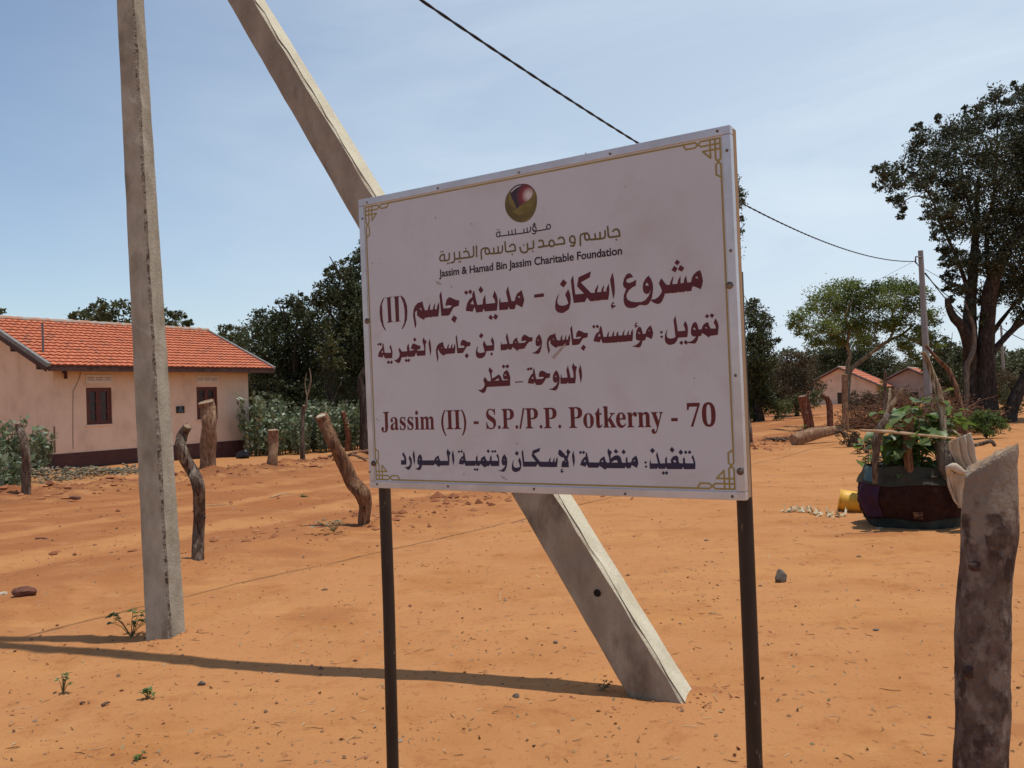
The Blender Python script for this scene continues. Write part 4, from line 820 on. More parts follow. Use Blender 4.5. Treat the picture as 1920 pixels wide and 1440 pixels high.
post([(601, 779, 11), (609, 794, 13.5), (622, 825, 11.5), (640, 860, 11.5), (660, 902, 12), (677, 922, 13.5), (684, 945, 11.5), (682, 984, 11)], M_POST, 'leaning crooked post with knobbly top just left of the signboard', jit=.14, capm=mat('bleached_end', (.55, .46, .34), (.40, .31, .21), 30, bump=.4))
post([(643, 772, 4), (647, 785, 5), (653, 815, 5), (651, 846, 5.5)], M_POST_R, 'slim reddish post beside the edge of the signboard')
post([(1505, 742, 9.5), (1510, 765, 9), (1515, 785, 8.5), (1518, 806, 9.5)], M_POST_R, 'thick reddish stump post behind the fallen log', jit=.06)
post([(1549, 744, 4.5), (1555, 760, 5.5), (1557, 803, 6)], M_POST_R, 'slim brown post right of the reddish stump post', knob=[(1550, 747, 3, 4, 2.6)])
post([(1399, 742, 3), (1401, 780, 4), (1405, 805, 5), (1406, 831, 6)], M_POST_G, 'dark post half hidden by the right sign pipe')
post([(1660, 697, 2.6), (1659, 735, 3.2), (1657, 790, 3.6)], M_POST_G, 'thin grey stake in front of the grey-walled house', d=26)
post([(1584, 702, 5.2), (1584, 740, 5.5), (1586, 800, 6)], M_POST_T, 'slim lichen-mottled post before the forked tree trunk', d=31)
# the big cut trunk in the right foreground
def foreground_trunk():
    d = 2.3
    prof = [(832, 1862, 44), (850, 1860, 47), (875, 1858, 47), (910, 1858, 47), (950, 1856, 49), (1000, 1855, 51), (1060, 1850, 48), (1120, 1845, 48), (1200, 1843, 51), (1280, 1841, 49), (1350, 1841, 49), (1440, 1838, 51), (1560, 1836, 52), (1740, 1834, 54), (1840, 1834, 58), (1900, 1834, 60)]
    root = thing('tree_stump', at(1834, 1840, d), 'large sawn trunk with mottled bark close by in the right foreground', 'tree stump')
    Q = [(at(x, y, d), .93 * w * d / FOC) for y, x, w in prof]
    n = 40; rows = 150; vs = []; rnd = random.Random(4)
    ys = np.array([p[0].z for p in Q]); xs = np.array([p[0].x for p in Q]); ws = np.array([p[1] for p in Q])
    zt = np.linspace(ys[0], ys[-1], rows)
    o = np.argsort(ys)
    cx = np.interp(zt, ys[o], xs[o]); rr = np.interp(zt, ys[o], ws[o])
    th = np.arange(n) * 2 * np.pi / n
    T, ZZ = np.meshgrid(th, zt)
    nzv = .06 * vnoise(np.cos(T) * 3 + 7, ZZ * 9 + np.sin(T) * 3, 31) + .05 * vnoise(np.cos(T) * 1.5, ZZ * 4 + np.sin(T) * 2, 32) + .035 * vnoise(np.cos(T) * 9, ZZ * 30 + np.sin(T) * 9, 33)
    Rr = rr[:, None] * (1 + 1.5 * nzv)
    X = cx[:, None] + Rr * np.cos(T); Y = d + Rr * np.sin(T); Z = ZZ.copy()
    # slanted saw cut: high at the right, low at the left
    zr = at(1900, 832, d).z; zl = at(1806, 893, d).z; xr = at(1905, 832, d).x; xl = at(1806, 893, d).x
    cut = zl + (zr - zl) * np.clip((X - xl) / (xr - xl), 0, 1) ** .85 - .012 * np.sin(T) + .010 * vnoise(T * 4.5, T * 0 + 3, 71) + .014 * vnoise(T * 1.5, T * 0 + 8, 72)
    Z = np.minimum(Z, cut)
    V = np.stack([X, Y, Z], -1).reshape(-1, 3)
    mb = MB(); fs = []
    for i in range(rows - 1):
        for k in range(n):
            k2 = (k + 1) % n; a = (i * n + k, (i + 1) * n + k, (i + 1) * n + k2, i * n + k2)
            fs.append(a)
    mb.add([tuple(v) for v in V], fs, True)
    m = mat('mottled_bark', (.175, .122, .095), (.082, .053, .043), 15, rough=.95, bump=1.0, bscale=60, lo=.44, hi=.58, c3=(.27, .215, .175), s3=21, lo3=.50, hi3=.62, spec=.15, detail=9, stretch=(1, 1, .7))
    # pale lichen patches grow only near the top of this trunk
    nt = m.node_tree; b = nt.nodes['Principled BSDF']; src = b.inputs['Base Color'].links[0].from_socket
    tc = nt.nodes.new('ShaderNodeTexCoord'); sx = nt.nodes.new('ShaderNodeSeparateXYZ'); nt.links.new(tc.outputs['Object'], sx.inputs[0])
    nz = nt.nodes.new('ShaderNodeTexNoise'); nz.inputs['Scale'].default_value = 22; nz.inputs['Detail'].default_value = 8; nt.links.new(tc.outputs['Object'], nz.inputs['Vector'])
    zt0 = at(1840, 1010, d).z - OFF[root.name].z; zt1 = at(1840, 900, d).z - OFF[root.name].z
    mr = nt.nodes.new('ShaderNodeMapRange'); mr.inputs[1].default_value = zt0 - .06; mr.inputs[2].default_value = zt1; nt.links.new(sx.outputs[2], mr.inputs[0])
    ad = nt.nodes.new('ShaderNodeMath'); ad.operation = 'MULTIPLY_ADD'; ad.inputs[1].default_value = .55; nt.links.new(mr.outputs[0], ad.inputs[0]); nt.links.new(nz.outputs['Fac'], ad.inputs[2])
    m2 = nt.nodes.new('ShaderNodeMapRange'); m2.inputs[1].default_value = .72; m2.inputs[2].default_value = .84; nt.links.new(ad.outputs[0], m2.inputs[0])
    mx = nt.nodes.new('ShaderNodeMix'); mx.data_type = 'RGBA'; mx.inputs[7].default_value = (.31, .245, .185, 1); nt.links.new(m2.outputs[0], mx.inputs[0]); nt.links.new(src, mx.inputs[6]); nt.links.new(mx.outputs[2], b.inputs['Base Color'])
    ob = mb.build('trunk', m, root)
    mb = MB(); top = V[:n].copy(); k = 0
    ring = [Vector(V[(i0) * n + j]) for j in range(n) for i0 in (0,)]
    c = sum(ring, Vector()) / n
    mb.add([p + Vector((0, 0, .001)) for p in ring] + [c + Vector((0, 0, -.004))], [(j, (j + 1) % n, n) for j in range(n)]); mb.build('sawn_top', M_CUT, root)
    for (px, py, r) in ((1838, 1063, 15), (1833, 1262, 20)):       # knots
        p = at(px, py, d - .046); rr2 = r * d / FOC; mb = MB(); mb.lathe((0, 0, 0), [(.0001, -.001), (rr2 * .4, .0), (rr2 * .62, .0005), (rr2 * .8, -.002), (rr2 * 1.0, -.012)], 14, jit=.07)
        Rm = Matrix.Rotation(R_(90), 3, 'X'); mb.v = [tuple(p + Rm @ Vector((v[0] * 1.2, v[1] * .75, v[2]))) for v in mb.v]; mb.build('knot', mat('knot', (.10, .055, .040), (.045, .026, .022), 40, bump=.8, bscale=60), root)
foreground_trunk()
# fallen log with dead roots
lg = ground_at(1530, 832); d = lg.y
root = thing('log', (lg.x, lg.y, lg.z), 'fallen log with pale bare wood lying in front of the reddish posts', 'log')
A = at(1488, 826, d - .1); B = at(1568, 806, d + .5); mb = MB(); mb.tube([A, A * .5 + B * .5 + Vector((0, 0, .04)), B], [.17, .165, .11], 18, True, .03, seed=3, sub=9, rough=.24); mb.build('trunk', M_POST_T, root)
mb = MB(); t = (A - B).normalized(); mb.tube([A + t * .002, A + t * .012], [.135, .12], 14, True, .06); mb.build('cut_end', M_CUT, root)
mb = MB()
for i in range(9):
    p = B + Vector((random.uniform(-.1, .1), 0, random.uniform(-.08, .08))); dr = Vector((random.uniform(.2, .9), random.uniform(-.4, .2), random.uniform(-.5, .35))); mb.tube([p, p + dr * .18, p + dr * .38 + Vector((0, 0, -.06))], [.045, .03, .012], 6, jit=.2, seed=i)
mb.build('root_stub', M_POST_G, root)
root2 = thing('dead_branch', ground_at(1450, 828), 'dark dead branches on the ground left of the fallen log', 'branch'); mb = MB(); o = ground_at(1465, 828)
for i in range(10):
    a = o + Vector((random.uniform(-.35, .5), random.uniform(-.2, .2), .04)); th = random.uniform(2.7, 3.5); l = random.uniform(.25, .6); mb.tube([a, a + Vector((math.cos(th) * l * .5, .05, .08)), a + Vector((math.cos(th) * l, random.uniform(-.1, .1), random.uniform(-.02, .08)))], [.03, .02, .008], 6, jit=.2, seed=i)
mb.build('limb', M_POST_G, root2)
# cut wood heaped left of the signboard
root3 = thing('wood_pile', ground_at(670, 858), 'small heap of pale cut branches beside the left edge of the signboard', 'wood pile')
for i, (x0, y0, x1, y1, r) in enumerate(((645, 862, 690, 853, 4), (652, 856, 692, 846, 3.5), (640, 858, 668, 848, 3), (600, 862, 640, 850, 1.6), (655, 866, 692, 860, 3), (630, 850, 612, 866, 1.6), (660, 852, 690, 866, 2.4))):
    d = 24.5 - .2 * i; a = at(x0, y0, d); b = at(x1, y1, d + .3); mb = MB(); mb.tube([a, (a + b) / 2 + Vector((0, 0, .03)), b], [r * d / FOC] * 3, 8, True, .12, seed=i, sub=3); mb.build('cut_branch', M_POST_T if i % 2 == 0 else M_POST, root3)
# black plastic bag by the plinth
bp_ = ground_at(455, 859); stone('plastic_bag', 455, 860, (.22, .16, .26), mat('black_plastic', (.012, .012, .015), (.02, .02, .024), 12, rough=.35, bump=1, bscale=9), 'crumpled black plastic bag on the ground by the house corner', 'bag', seed=44, flat=1.0)
# grey rubble heap left
n = 900; hx = np.array([ground_at(px, py)[:] for px, py in ((70, 905), (110, 899), (150, 893), (190, 888), (225, 886))]); idx = RNG.integers(0, 5, n)
P = hx[idx] + RNG.normal(0, 1, (n, 3)) * np.array([.55, .42, 0]); hgt = np.clip(.26 - .32 * np.abs(RNG.normal(0, .5, n)), .0, .3) * np.array([1.2, 1.1, .8, .55, .3])[idx]
P[:, 2] = gz(P[:, 0], P[:, 1]) + hgt
tag(link('rubble', rocks_mesh(P, RNG.uniform(.015, .062, n)), island_mat('rubble', [(.12, .11, .065), (.20, .18, .115), (.27, .22, .16), (.17, .12, .075), (.09, .085, .05)])), 'heap of grey rubble and dry leaves in front of the house', 'rubble', kind='stuff')
stone('stone', 70, 886 + 6, (.11, .07, .09), M_PALE, 'pale yellowish stone lying on the grey rubble heap', seed=21)
# ---------------------------------------------------------------- fabric planter with its plant, sticks, sack cloth, bucket
PL = ground_at(1710, 992); PD = PL.y + .42; PLC = Vector((at(1712, 940, PD).x, PD, 0)); PLC.z = g1(PLC.x, PLC.y)
def pr(px, d=PD): return px * d / FOC
PLANTER = thing('planter', PLC, 'dark cloth-wrapped round planting bed with a leafy plant beside the yellow bucket', 'planter')
def wrap(prof, n=64, seed=0, amp=.035, a0=0, a1=2 * math.pi, grow=0):
    """cloth wound round stakes: facets between stakes, wrinkles along and down"""
    mb = MB(); vs = []; full = abs(a1 - a0 - 2 * math.pi) < 1e-6; m = n if full else n + 1
    for i, (r, z) in enumerate(prof):
        for k in range(m):
            th = a0 + (a1 - a0) * k / n
            fac = 1 + amp * (abs(math.cos(th * 3.5 + .4)) - .5) + .018 * math.sin(th * 11 + z * 18) + .012 * math.sin(th * 23 - z * 34) + .05 * float(vnoise(th * 4, z * 14, 41)) + .03 * float(vnoise(th * 9, z * 30, 42))
            vs.append(PLC + Vector(((r * fac + grow) * math.cos(th), (r * fac + grow) * math.sin(th) * .92, z + .012 * math.sin(th * 5 + z * 9))))
    fs = [(i * m + k, i * m + (k + 1) % m, (i + 1) * m + (k + 1) % m, (i + 1) * m + k) for i in range(len(prof) - 1) for k in range(n)]
    return mb.add(vs, fs, True)
def prof_at(z): return np.interp(z, [-.05, 0, .08, .22, .36, .48, .58, .66], [.44, .46, .50, .555, .57, .545, .50, .465])
def seg(z0, z1, n=9): return [(float(prof_at(z)), float(z)) for z in np.linspace(z0, z1, n)]
M_CLOTH = mat('dark_brown_cloth', (.026, .011, .009), (.040, .018, .013), 7, rough=1, spec=.08, bump=.5, bscale=18, c3=(.060, .030, .021), s3=5, lo3=.56, hi3=.80)
M_BAND = mat('olive_cloth', (.032, .030, .020), (.050, .045, .029), 8, rough=.85, bump=.4)
M_TEAL = mat('teal_cloth', (.026, .034, .031), (.045, .055, .05), 7, rough=1, spec=.08, bump=.4)
M_PURP = mat('purple_cloth', (.060, .026, .045), (.042, .019, .032), 6, rough=1, spec=.08, bump=.4)
M_TURQ = mat('turquoise_cloth', (.085, .15, .145), (.06, .11, .105), 6, rough=.75, bump=.4)
wrap(seg(.02, .54, 14), seed=1).build('cloth_wrap', M_CLOTH, PLANTER)
wrap(seg(.47, .665, 6), seed=2, grow=.016).build('rim_band', M_BAND, PLANTER)
wrap(seg(-.05, .10, 5), seed=3, grow=.014).build('base_band', M_TEAL, PLANTER)
wrap(seg(.12, .50, 9), n=28, seed=1, a0=R_(172), a1=R_(212), grow=.012).build('side_patch', M_PURP, PLANTER)
wrap(seg(.50, .66, 5), n=18, seed=2, a0=R_(178), a1=R_(202), grow=.022).build('side_patch', M_TURQ, PLANTER)
wrap(seg(.13, .21, 4), n=5, seed=1, a0=R_(247), a1=R_(257), grow=.014).build('faded_print', mat('faded_print', (.16, .085, .045), (.035, .015, .011), 26, lo=.45, hi=.55), PLANTER)
mb = MB(); mb.lathe(PLC, [(.0001, .585), (.30, .58), (.50, .56)], 28, jit=.03); mb.build('soil_fill', mat('potting_soil', (.075, .042, .028), (.12, .07, .045), 14, bump=.8), PLANTER)
def stick(name, pth, dref, mt, label=None, parent=None, n=12, jit=.12, sub=7, cat='stick', group=None):
    P = [at(x, y, dref + dd) for x, y, r, dd in pth]; Rr = [r * dref / FOC for x, y, r, dd in pth]
    mb = MB(); mb.tube(P, [r * .88 for r in Rr], n, True, jit * .4, seed=int(pth[0][0]) % 97, sub=sub, rough=.22)
    if parent: return mb.build(name, mt, parent)
    return tag(mb.build(name, mt, None, P[-1]), label, cat, group)
M_LICH = bark('lichen_wood', (.38, .29, .17), (.20, .12, .075), (.52, .45, .30), 14, w=6, lo3=.50, hi3=.6)
M_STK = bark('brown_stick', (.23, .115, .066), (.14, .07, .042), (.33, .20, .12), 12, w=7)
M_PEEL = mat('peeled_stick', (.50, .36, .21), (.36, .23, .13), 9, rough=.75)
rim = PD - .46
frk = thing('forked_stake', at(1643, 900, rim), 'forked grey branch stake standing at the left rim of the planter', 'stake')
stick('stem', [(1666, 772, 6, .02), (1657, 790, 7, .0), (1648, 806, 9, .0), (1644, 830, 8.5, 0), (1642, 862, 7, 0), (1641, 905, 6, .05)], rim, M_POST_G, parent=frk)
stick('fork', [(1692, 728, 3, -.05), (1681, 746, 4.2, -.02), (1671, 762, 5, 0), (1662, 779, 6, .02)], rim, M_LICH, parent=frk)
stick('fork', [(1668, 728, 2.2, .1), (1668, 748, 3.2, .05), (1665, 775, 4.5, .02)], rim, M_LICH, parent=frk)
stick('stake', [(1707, 777, 7, 0), (1705, 800, 9.5, 0), (1703, 840, 9, 0), (1705, 880, 8.5, .0), (1705, 905, 8.5, .05)], rim + .05, M_POST, 'thick brown stake in the middle of the planter among the leaves', cat='stake')
stick('stake', [(1731, 660, 5, .1), (1741, 682, 6, .1), (1752, 712, 7, .08), (1761, 742, 7, .06), (1766, 770, 7.5, .03), (1768, 800, 7.5, 0), (1766, 830, 7, 0), (1768, 905, 7, .05)], rim + .12, M_LICH, 'tall pale lichen-covered stake leaning left above the planter', cat='stake')
stick('stake', [(1735, 647, 2.5, .2), (1757, 672, 3.2, .2), (1778, 692, 4.6, .2), (1790, 720, 6, .15), (1799, 750, 5, .1), (1806, 775, 4, .05), (1812, 818, 5.5, 0), (1814, 925, 5.5, 0)], rim + 1.6, M_STK, 'dark kinked stake right of the pale leaning stake', cat='stake')
stick('twig', [(1747, 795, 1.6, 0), (1770, 785, 1.8, 0), (1785, 775, 1.8, 0), (1801, 747, 1.5, 0)], rim + .3, M_STK, 'thin bare twig crossing between the two tall stakes', cat='twig')
stick('crossbar', [(1613, 807, 2.6, 0), (1660, 809, 3.6, 0), (1710, 814, 3.2, 0), (1752, 818, 2.6, 0), (1788, 822, 2.2, 0)], rim - .10, M_PEEL, 'pale peeled stick tied across the planter stakes', cat='stick')
slab = stick('slab_post', [(1762, 828, 12, .05), (1768, 850, 15, .03), (1775, 872, 17, 0), (1779, 900, 17, .05)], rim - .02, bark('grey_slab', (.17, .14, .105), (.10, .08, .06), (.25, .21, .16), 9, w=11), 'split grey wooden slab at the right rim of the planter', cat='post')
stick('stick', [(1772, 800, 4, 0), (1790, 812, 5, 0), (1800, 822, 4, 0)], rim + .9, M_LICH, 'short pale stick lying behind the planter beside the sack cloth', cat='stick')
stick('bent_branch', [(1822, 836, 3.4, 0), (1840, 832, 4, 0), (1858, 828, 4.2, 0), (1866, 836, 3.4, 0)], rim + 1.1, M_POST_G, 'dark bent branch sticking out behind the large sawn trunk', cat='branch')
# broad leaves of the plant in the bed
def broad_leaf(mb, base, dirv, L, wd, droop, rnd):
    dirv = dirv.normalized(); side = dirv.cross(Vector((0, 0, 1))); side = side.normalized() if side.length > .05 else Vector((1, 0, 0)); side = (side + Vector((0, 0, rnd.uniform(-.5, .5)))).normalized(); up = side.cross(dirv).normalized()
    prof = [(0, .0), (.08, .30), (.22, .46), (.36, .40), (.52, .50), (.68, .33), (.82, .26), (1, .0)]; vs = []; fs = []
    for t, w in prof:
        c = base + dirv * (t * L) - Vector((0, 0, 1)) * droop * t * t * L; w *= wd * rnd.uniform(.85, 1.1); cup = .22 * w
        vs += [c - side * w + up * cup, c - side * w * .5 + up * cup * .25, c, c + side * w * .5 + up * cup * .25, c + side * w + up * cup]
    for i in range(len(prof) - 1):
        for k in range(4): b = i * 5 + k; fs.append((b, b + 1, b + 6, b + 5))
    mb.add(vs, fs, True)
M_BROAD = leaf_mat('broad_leaf', [(.085, .145, .024), (.14, .22, .04), (.10, .165, .03), (.17, .235, .08), (.08, .13, .045)], .45, .42, .5)
M_STEM = mat('green_stem', (.12, .13, .05), (.17, .12, .07), 9)
PLANT = thing('leafy_plant', PLC + Vector((0, 0, .58)), 'broad-leaved green plant growing in the cloth-wrapped planter', 'plant')
rnd = random.Random(12); mbs_ = MB(); leaves = []
for i in range(16):
    a = rnd.uniform(0, 6.28); r0 = rnd.uniform(.05, .36); b = PLC + Vector((r0 * math.cos(a), r0 * math.sin(a), .55)); h = rnd.uniform(.42, .85); tp = b + Vector((rnd.uniform(-.28, .28) + .03, rnd.uniform(-.25, .15), h))
    md = (b + tp) / 2 + Vector((rnd.uniform(-.05, .05), rnd.uniform(-.05, .05), 0)); mbs_.tube([b, md, tp], [.010, .008, .004], 6)
    for k in range(15):
        t = rnd.uniform(.1, 1); p = b * (1 - t) + tp * t; th = rnd.uniform(0, 6.28); dv = Vector((math.cos(th), math.sin(th) - .25, rnd.uniform(-.15, .6))); q = p + dv.normalized() * rnd.uniform(.05, .12); mbs_.tube([p, q], .003, 4); leaves.append((q, dv, rnd.uniform(.10, .20)))
mbs_.build('stems', M_STEM, PLANT)
mb = MB()
for q, dv, l in leaves: broad_leaf(mb, q, dv, l, l * .95, rnd.uniform(.1, .8), rnd)
mb.build('leaves', M_BROAD, PLANT)
p2 = ground_at(1625, 850); p2 = Vector((at(1628, 800, PD + 1.3).x, PD + 1.3, g1(p2.x, PD + 1.3)))
PL2 = thing('leafy_plant', p2, 'low green plant growing behind the forked stake left of the planter', 'plant'); mb = MB(); ms = MB()
for i in range(34):
    a = rnd.uniform(0, 6.28); b = p2 + Vector((rnd.uniform(-.10, .20), rnd.uniform(-.2, .2), rnd.uniform(.5, .95))); dv = Vector((math.cos(a), math.sin(a), rnd.uniform(-.2, .5))); l = rnd.uniform(.09, .17); broad_leaf(mb, b, dv, l, l * .9, .4, rnd)
for i in range(6): ms.tube([p2 + Vector((rnd.uniform(-.05, .05), 0, -.05)), p2 + Vector((rnd.uniform(-.12, .2), rnd.uniform(-.1, .1), rnd.uniform(.6, .9)))], .006, 5)
mb.build('leaves', M_BROAD, PL2); ms.build('stems', M_STEM, PL2)
# draped sack cloth: surfaces ruled between measured edges, with folds
M_SACK = mat('sack_cloth', (.55, .47, .36), (.46, .38, .28), 5, rough=.9, bump=.4, bscale=50, c3=(.30, .21, .14), s3=3.5, lo3=.58, hi3=.72)
SACK = thing('sack_cloth', at(1790, 905, rim - .1), 'crumpled cream sack cloth draped over the slab at the right of the planter', 'cloth')
def drape(E0, E1, nu, nv, fold, freq, dep):
    def res(E, m):
        P = [at(x, y, dep + dd) for x, y, dd in E]; out = []
        for i in range(m):
            t = i / (m - 1) * (len(P) - 1); k = min(int(t), len(P) - 2); f = t - k; f2 = f * f * (3 - 2 * f); out.append(P[k].lerp(P[k + 1], .5 * f + .5 * f2))
        return out
    A = res(E0, nu); B = res(E1, nu); mb = MB(); vs = []
    for i in range(nu):
        for j in range(nv):
            s = j / (nv - 1); p = A[i].lerp(B[i], s)
            w = fold * math.sin(freq * s * 6.28 + i * .12) * (.4 + .6 * math.sin(math.pi * s)) + fold * .6 * float(vnoise(i * .22, s * 6, 51))
            vs.append(p - FWD * w + Vector((0, 0, w * .35)))
    mb.add(vs, [(i * nv + j, i * nv + j + 1, (i + 1) * nv + j + 1, (i + 1) * nv + j) for i in range(nu - 1) for j in range(nv - 1)], True)
    o = mb.build('cloth_fold', M_SACK, SACK); sm = o.modifiers.new('s', 'SOLIDIFY'); sm.thickness = .004
    return o
drape([(1776, 829, 0), (1779, 848, .02), (1788, 868, .03), (1802, 884, .0), (1814, 891, -.02)], [(1818, 812, -.12), (1824, 828, -.16), (1828, 850, -.18), (1835, 872, -.2), (1842, 886, -.2)], 24, 26, .035, 3.2, rim - .05)
drape([(1776, 884, -.05), (1778, 897, -.04), (1783, 915, -.02), (1789, 938, 0), (1797, 952, 0)], [(1812, 889, -.12), (1810, 897, -.14), (1808, 915, -.1), (1806, 935, -.08), (1803, 953, -.05)], 22, 16, .025, 1.6, rim - .05)
mb = MB(); mb.tube([at(1777, 889, rim - .12), at(1779, 878, rim - .16), at(1790, 876, rim - .2), at(1803, 884, rim - .2), at(1813, 889, rim - .2)], [.02, .035, .04, .035, .02], 10, True, .25, seed=6, sub=4); mb.build('cloth_roll', M_SACK, SACK)
mb = MB(); mb.tube([at(1776, 890, rim - .1), at(1780, 912, rim - .1), at(1790, 938, rim - .08), at(1803, 953, rim - .05)], [.010, .016, .014, .006], 8, True, .2, seed=8, sub=4); mb.build('cloth_hem', M_SACK, SACK)
# yellow bucket on its side
bk = ground_at(1604, 962); ax = (Vector((.90, -.36, -.20))).normalized(); ctr = Vector((at(1574, 940, bk.y + .2).x, bk.y + .2, bk.z + .155)); BK = thing('bucket', (ctr.x + .15, ctr.y, bk.z), 'dirty yellow plastic bucket lying on its side against the planter', 'bucket')
M_YEL = mat('yellow_plastic', (.78, .44, .05), (.66, .35, .04), 5, rough=.5, spec=.4, c3=(.30, .16, .05), s3=4, lo3=.6, hi3=.75)
side = ax.orthogonal().normalized(); Mx = Matrix((side, ax.cross(side), ax)).transposed()
def bucket_part(name, prof, mt):
    mb = MB(); mb.lathe((0, 0, 0), prof, 28); mb.v = [tuple(ctr + Mx @ Vector(v)) for v in mb.v]; return mb.build(name, mt, BK)
bucket_part('body', [(.0001, .0), (.118, .0), (.122, .004), (.128, .06), (.143, .31), (.139, .31), (.124, .06), (.118, .01), (.0001, .01)], M_YEL)
bucket_part('rim', [(.121, -.006), (.131, -.006), (.133, .018), (.127, .020), (.121, -.006)], M_YEL); bucket_part('rim', [(.142, .285), (.150, .287), (.151, .312), (.140, .314), (.142, .285)], M_YEL)
# pale peelings on the sand
mb = MB(); rnd = random.Random(2); base = ground_at(1475, 962)
for i in range(120):
    px = 1471 + 112 * (i / 120) + rnd.uniform(-4, 4)
    if 1544 < px < 1551: continue
    p = ground_at(px, 960 + 8 * (px - 1471) / 112 - 3 * math.sin((px - 1471) / 18) + rnd.uniform(-2.2, 2.2)); p.z += rnd.uniform(.005, .03)
    d = Vector((rnd.uniform(-1, 1), rnd.uniform(-.6, .6), rnd.uniform(-.3, .7))).normalized(); broad_leaf(mb, p, d, rnd.uniform(.05, .10), rnd.uniform(.018, .04), rnd.uniform(-.5, .6), rnd)
tag(mb.build('peelings', mat('pale_peelings', (.62, .54, .38), (.46, .38, .22), 20, rough=.8), None, base), 'line of pale dried peelings strewn on the sand left of the bucket', 'peelings')
mb = MB(); rnd = random.Random(3); p0 = ground_at(1650, 990)
tag(stone('paper_scrap', 1650, 991, (.05, .03, .012), M_PALE, 'small white scrap on the sand in front of the planter', cat='litter', seed=31))
# ---------------------------------------------------------------- vegetation
M_BARK = bark('grey_bark', (.085, .062, .048), (.045, .033, .026), (.14, .11, .085), 6, w=1)
M_BARK_P = bark('pale_bark', (.34, .27, .17), (.19, .13, .085), (.44, .38, .26), 7, w=3)
L_DARK = leaf_mat('dark_foliage', [(.036, .048, .018), (.058, .072, .024), (.078, .088, .032), (.046, .058, .024), (.105, .108, .046)], .22, .5, .3)
L_DARK2 = leaf_mat('olive_foliage', [(.055, .066, .021), (.085, .094, .030), (.110, .112, .040), (.068, .074, .028), (.13, .125, .055)], .26, .5, .3)
L_BIG = leaf_mat('big_tree_foliage', [(.040, .052, .026), (.062, .074, .036), (.085, .094, .048), (.05, .06, .03), (.13, .135, .08)], .25, .5, .3)
L_ACA = leaf_mat('light_foliage', [(.125, .165, .034), (.175, .225, .050), (.145, .185, .042), (.21, .25, .075), (.10, .13, .034)], .45, .5, .3)
L_DRY = leaf_mat('dry_vines', [(.105, .075, .045), (.150, .110, .068), (.080, .060, .036), (.085, .085, .040), (.19, .15, .10)], .2, .8, .15)
L_SHRUB = leaf_mat('shrub_foliage', [(.060, .085, .026), (.090, .120, .038), (.115, .14, .05), (.075, .090, .034)], .32, .5, .3)
L_BRIGHT = leaf_mat('bright_foliage', [(.075, .120, .024), (.105, .160, .034), (.140, .195, .050), (.085, .12, .030)], .36, .5, .3)
L_MILK = leaf_mat('milkweed_leaf', [(.115, .160, .070), (.165, .21, .105), (.22, .255, .15), (.14, .185, .08), (.33, .34, .25)], .25, .45, .4)
L_FAR = leaf_mat('far_foliage', [(.075, .085, .036), (.105, .110, .048), (.135, .125, .064), (.085, .095, .042)], .25, .6, .2)
def crown_points(blobs, dens, leaf, rng, clump=.20, fill=.55):
    out = []; 
    for c, r in blobs:
        r = np.asarray(r, float); rm = r.mean(); nc = max(5, int(dens * .42 * rm * rm / (leaf * leaf)))
        d = unit(rng.normal(size=(nc, 3))); rad = fill + (1.04 - fill) * rng.uniform(0, 1, nc) ** .6; rad *= 1 + .12 * rng.normal(size=nc)
        cc = np.asarray(c)[None] + d * rad[:, None] * r
        k = rng.integers(22, 60, nc); idx = np.repeat(np.arange(nc), k)
        sp = rm * clump * rng.uniform(.5, 1.3, nc)[idx]
        out.append(cc[idx] + np.clip(rng.normal(size=(len(idx), 3)), -1.9, 1.9) * sp[:, None] * np.array([1, 1, .7]))
    return np.concatenate(out)
def px_blobs(L, d, flat=1.0, dd=1.0, rng=None):
    o = []
    for b in L:
        px, py, r = b[:3]; off = b[3] if len(b) > 3 else (rng.uniform(-1, 1) * dd if rng is not None else 0); f = b[4] if len(b) > 4 else flat
        w = r * d / FOC; o.append((at(px, py, d + off)[:], (w, w, w * f)))
    return o
def limbs(mb, base, r0, blobs, rnd, split=.45, n=7, every=1, thin=.12):
    tops = [Vector(b[0]) for b in blobs]; c = sum(tops, Vector()) / len(tops)
    fork = base.lerp(Vector((c.x, c.y, c.z)), split); fork.x = base.x * .6 + c.x * .4; fork.y = base.y * .6 + c.y * .4
    mb.tube([base - Vector((0, 0, .3)), base + Vector((0, 0, .02)), base.lerp(fork, .5) + Vector((rnd.uniform(-.1, .1), 0, 0)), fork], [r0 * 1.35, r0 * 1.15, r0 * .9, r0 * .75], n + 3, True, .08, sub=3)
    for t in tops[::every]:
        m = fork.lerp(t, .5) + Vector((rnd.uniform(-.3, .3), rnd.uniform(-.3, .3), rnd.uniform(-.1, .3)))
        mb.tube([fork - Vector((0, 0, .1)), m, t], [r0 * .42, r0 * .22, r0 * thin * .7], n, True, .08, sub=3)
        for _ in range(2):
            e = t + Vector((rnd.uniform(-1, 1), rnd.uniform(-1, 1), rnd.uniform(-.3, .9))) * .6; mb.tube([m.lerp(t, .6), e], [r0 * .16, r0 * .05], 5, True)
def tree(name, label, base, blobs, leafm, barkm, leaf, dens, r0, seed, group=None, cat='tree', clump=.20, fill=.55, split=.45, every=1, trunk=True, asp=.5):
    rng = np.random.default_rng(seed); rnd = random.Random(seed); base = Vector(base)
    root = thing(name, base, label, cat, group)
    if trunk:
        mb = MB(); limbs(mb, base, r0, blobs, rnd, split, every=every); mb.build('trunk', barkm, root)
    P = crown_points(blobs, dens, leaf, rng, clump, fill)
    P = P[P[:, 2] > base.z - .02]
    link('crown', np_mesh('crown', leaf_quads(P, leaf, asp, rng), 4), leafm, root)
    return root
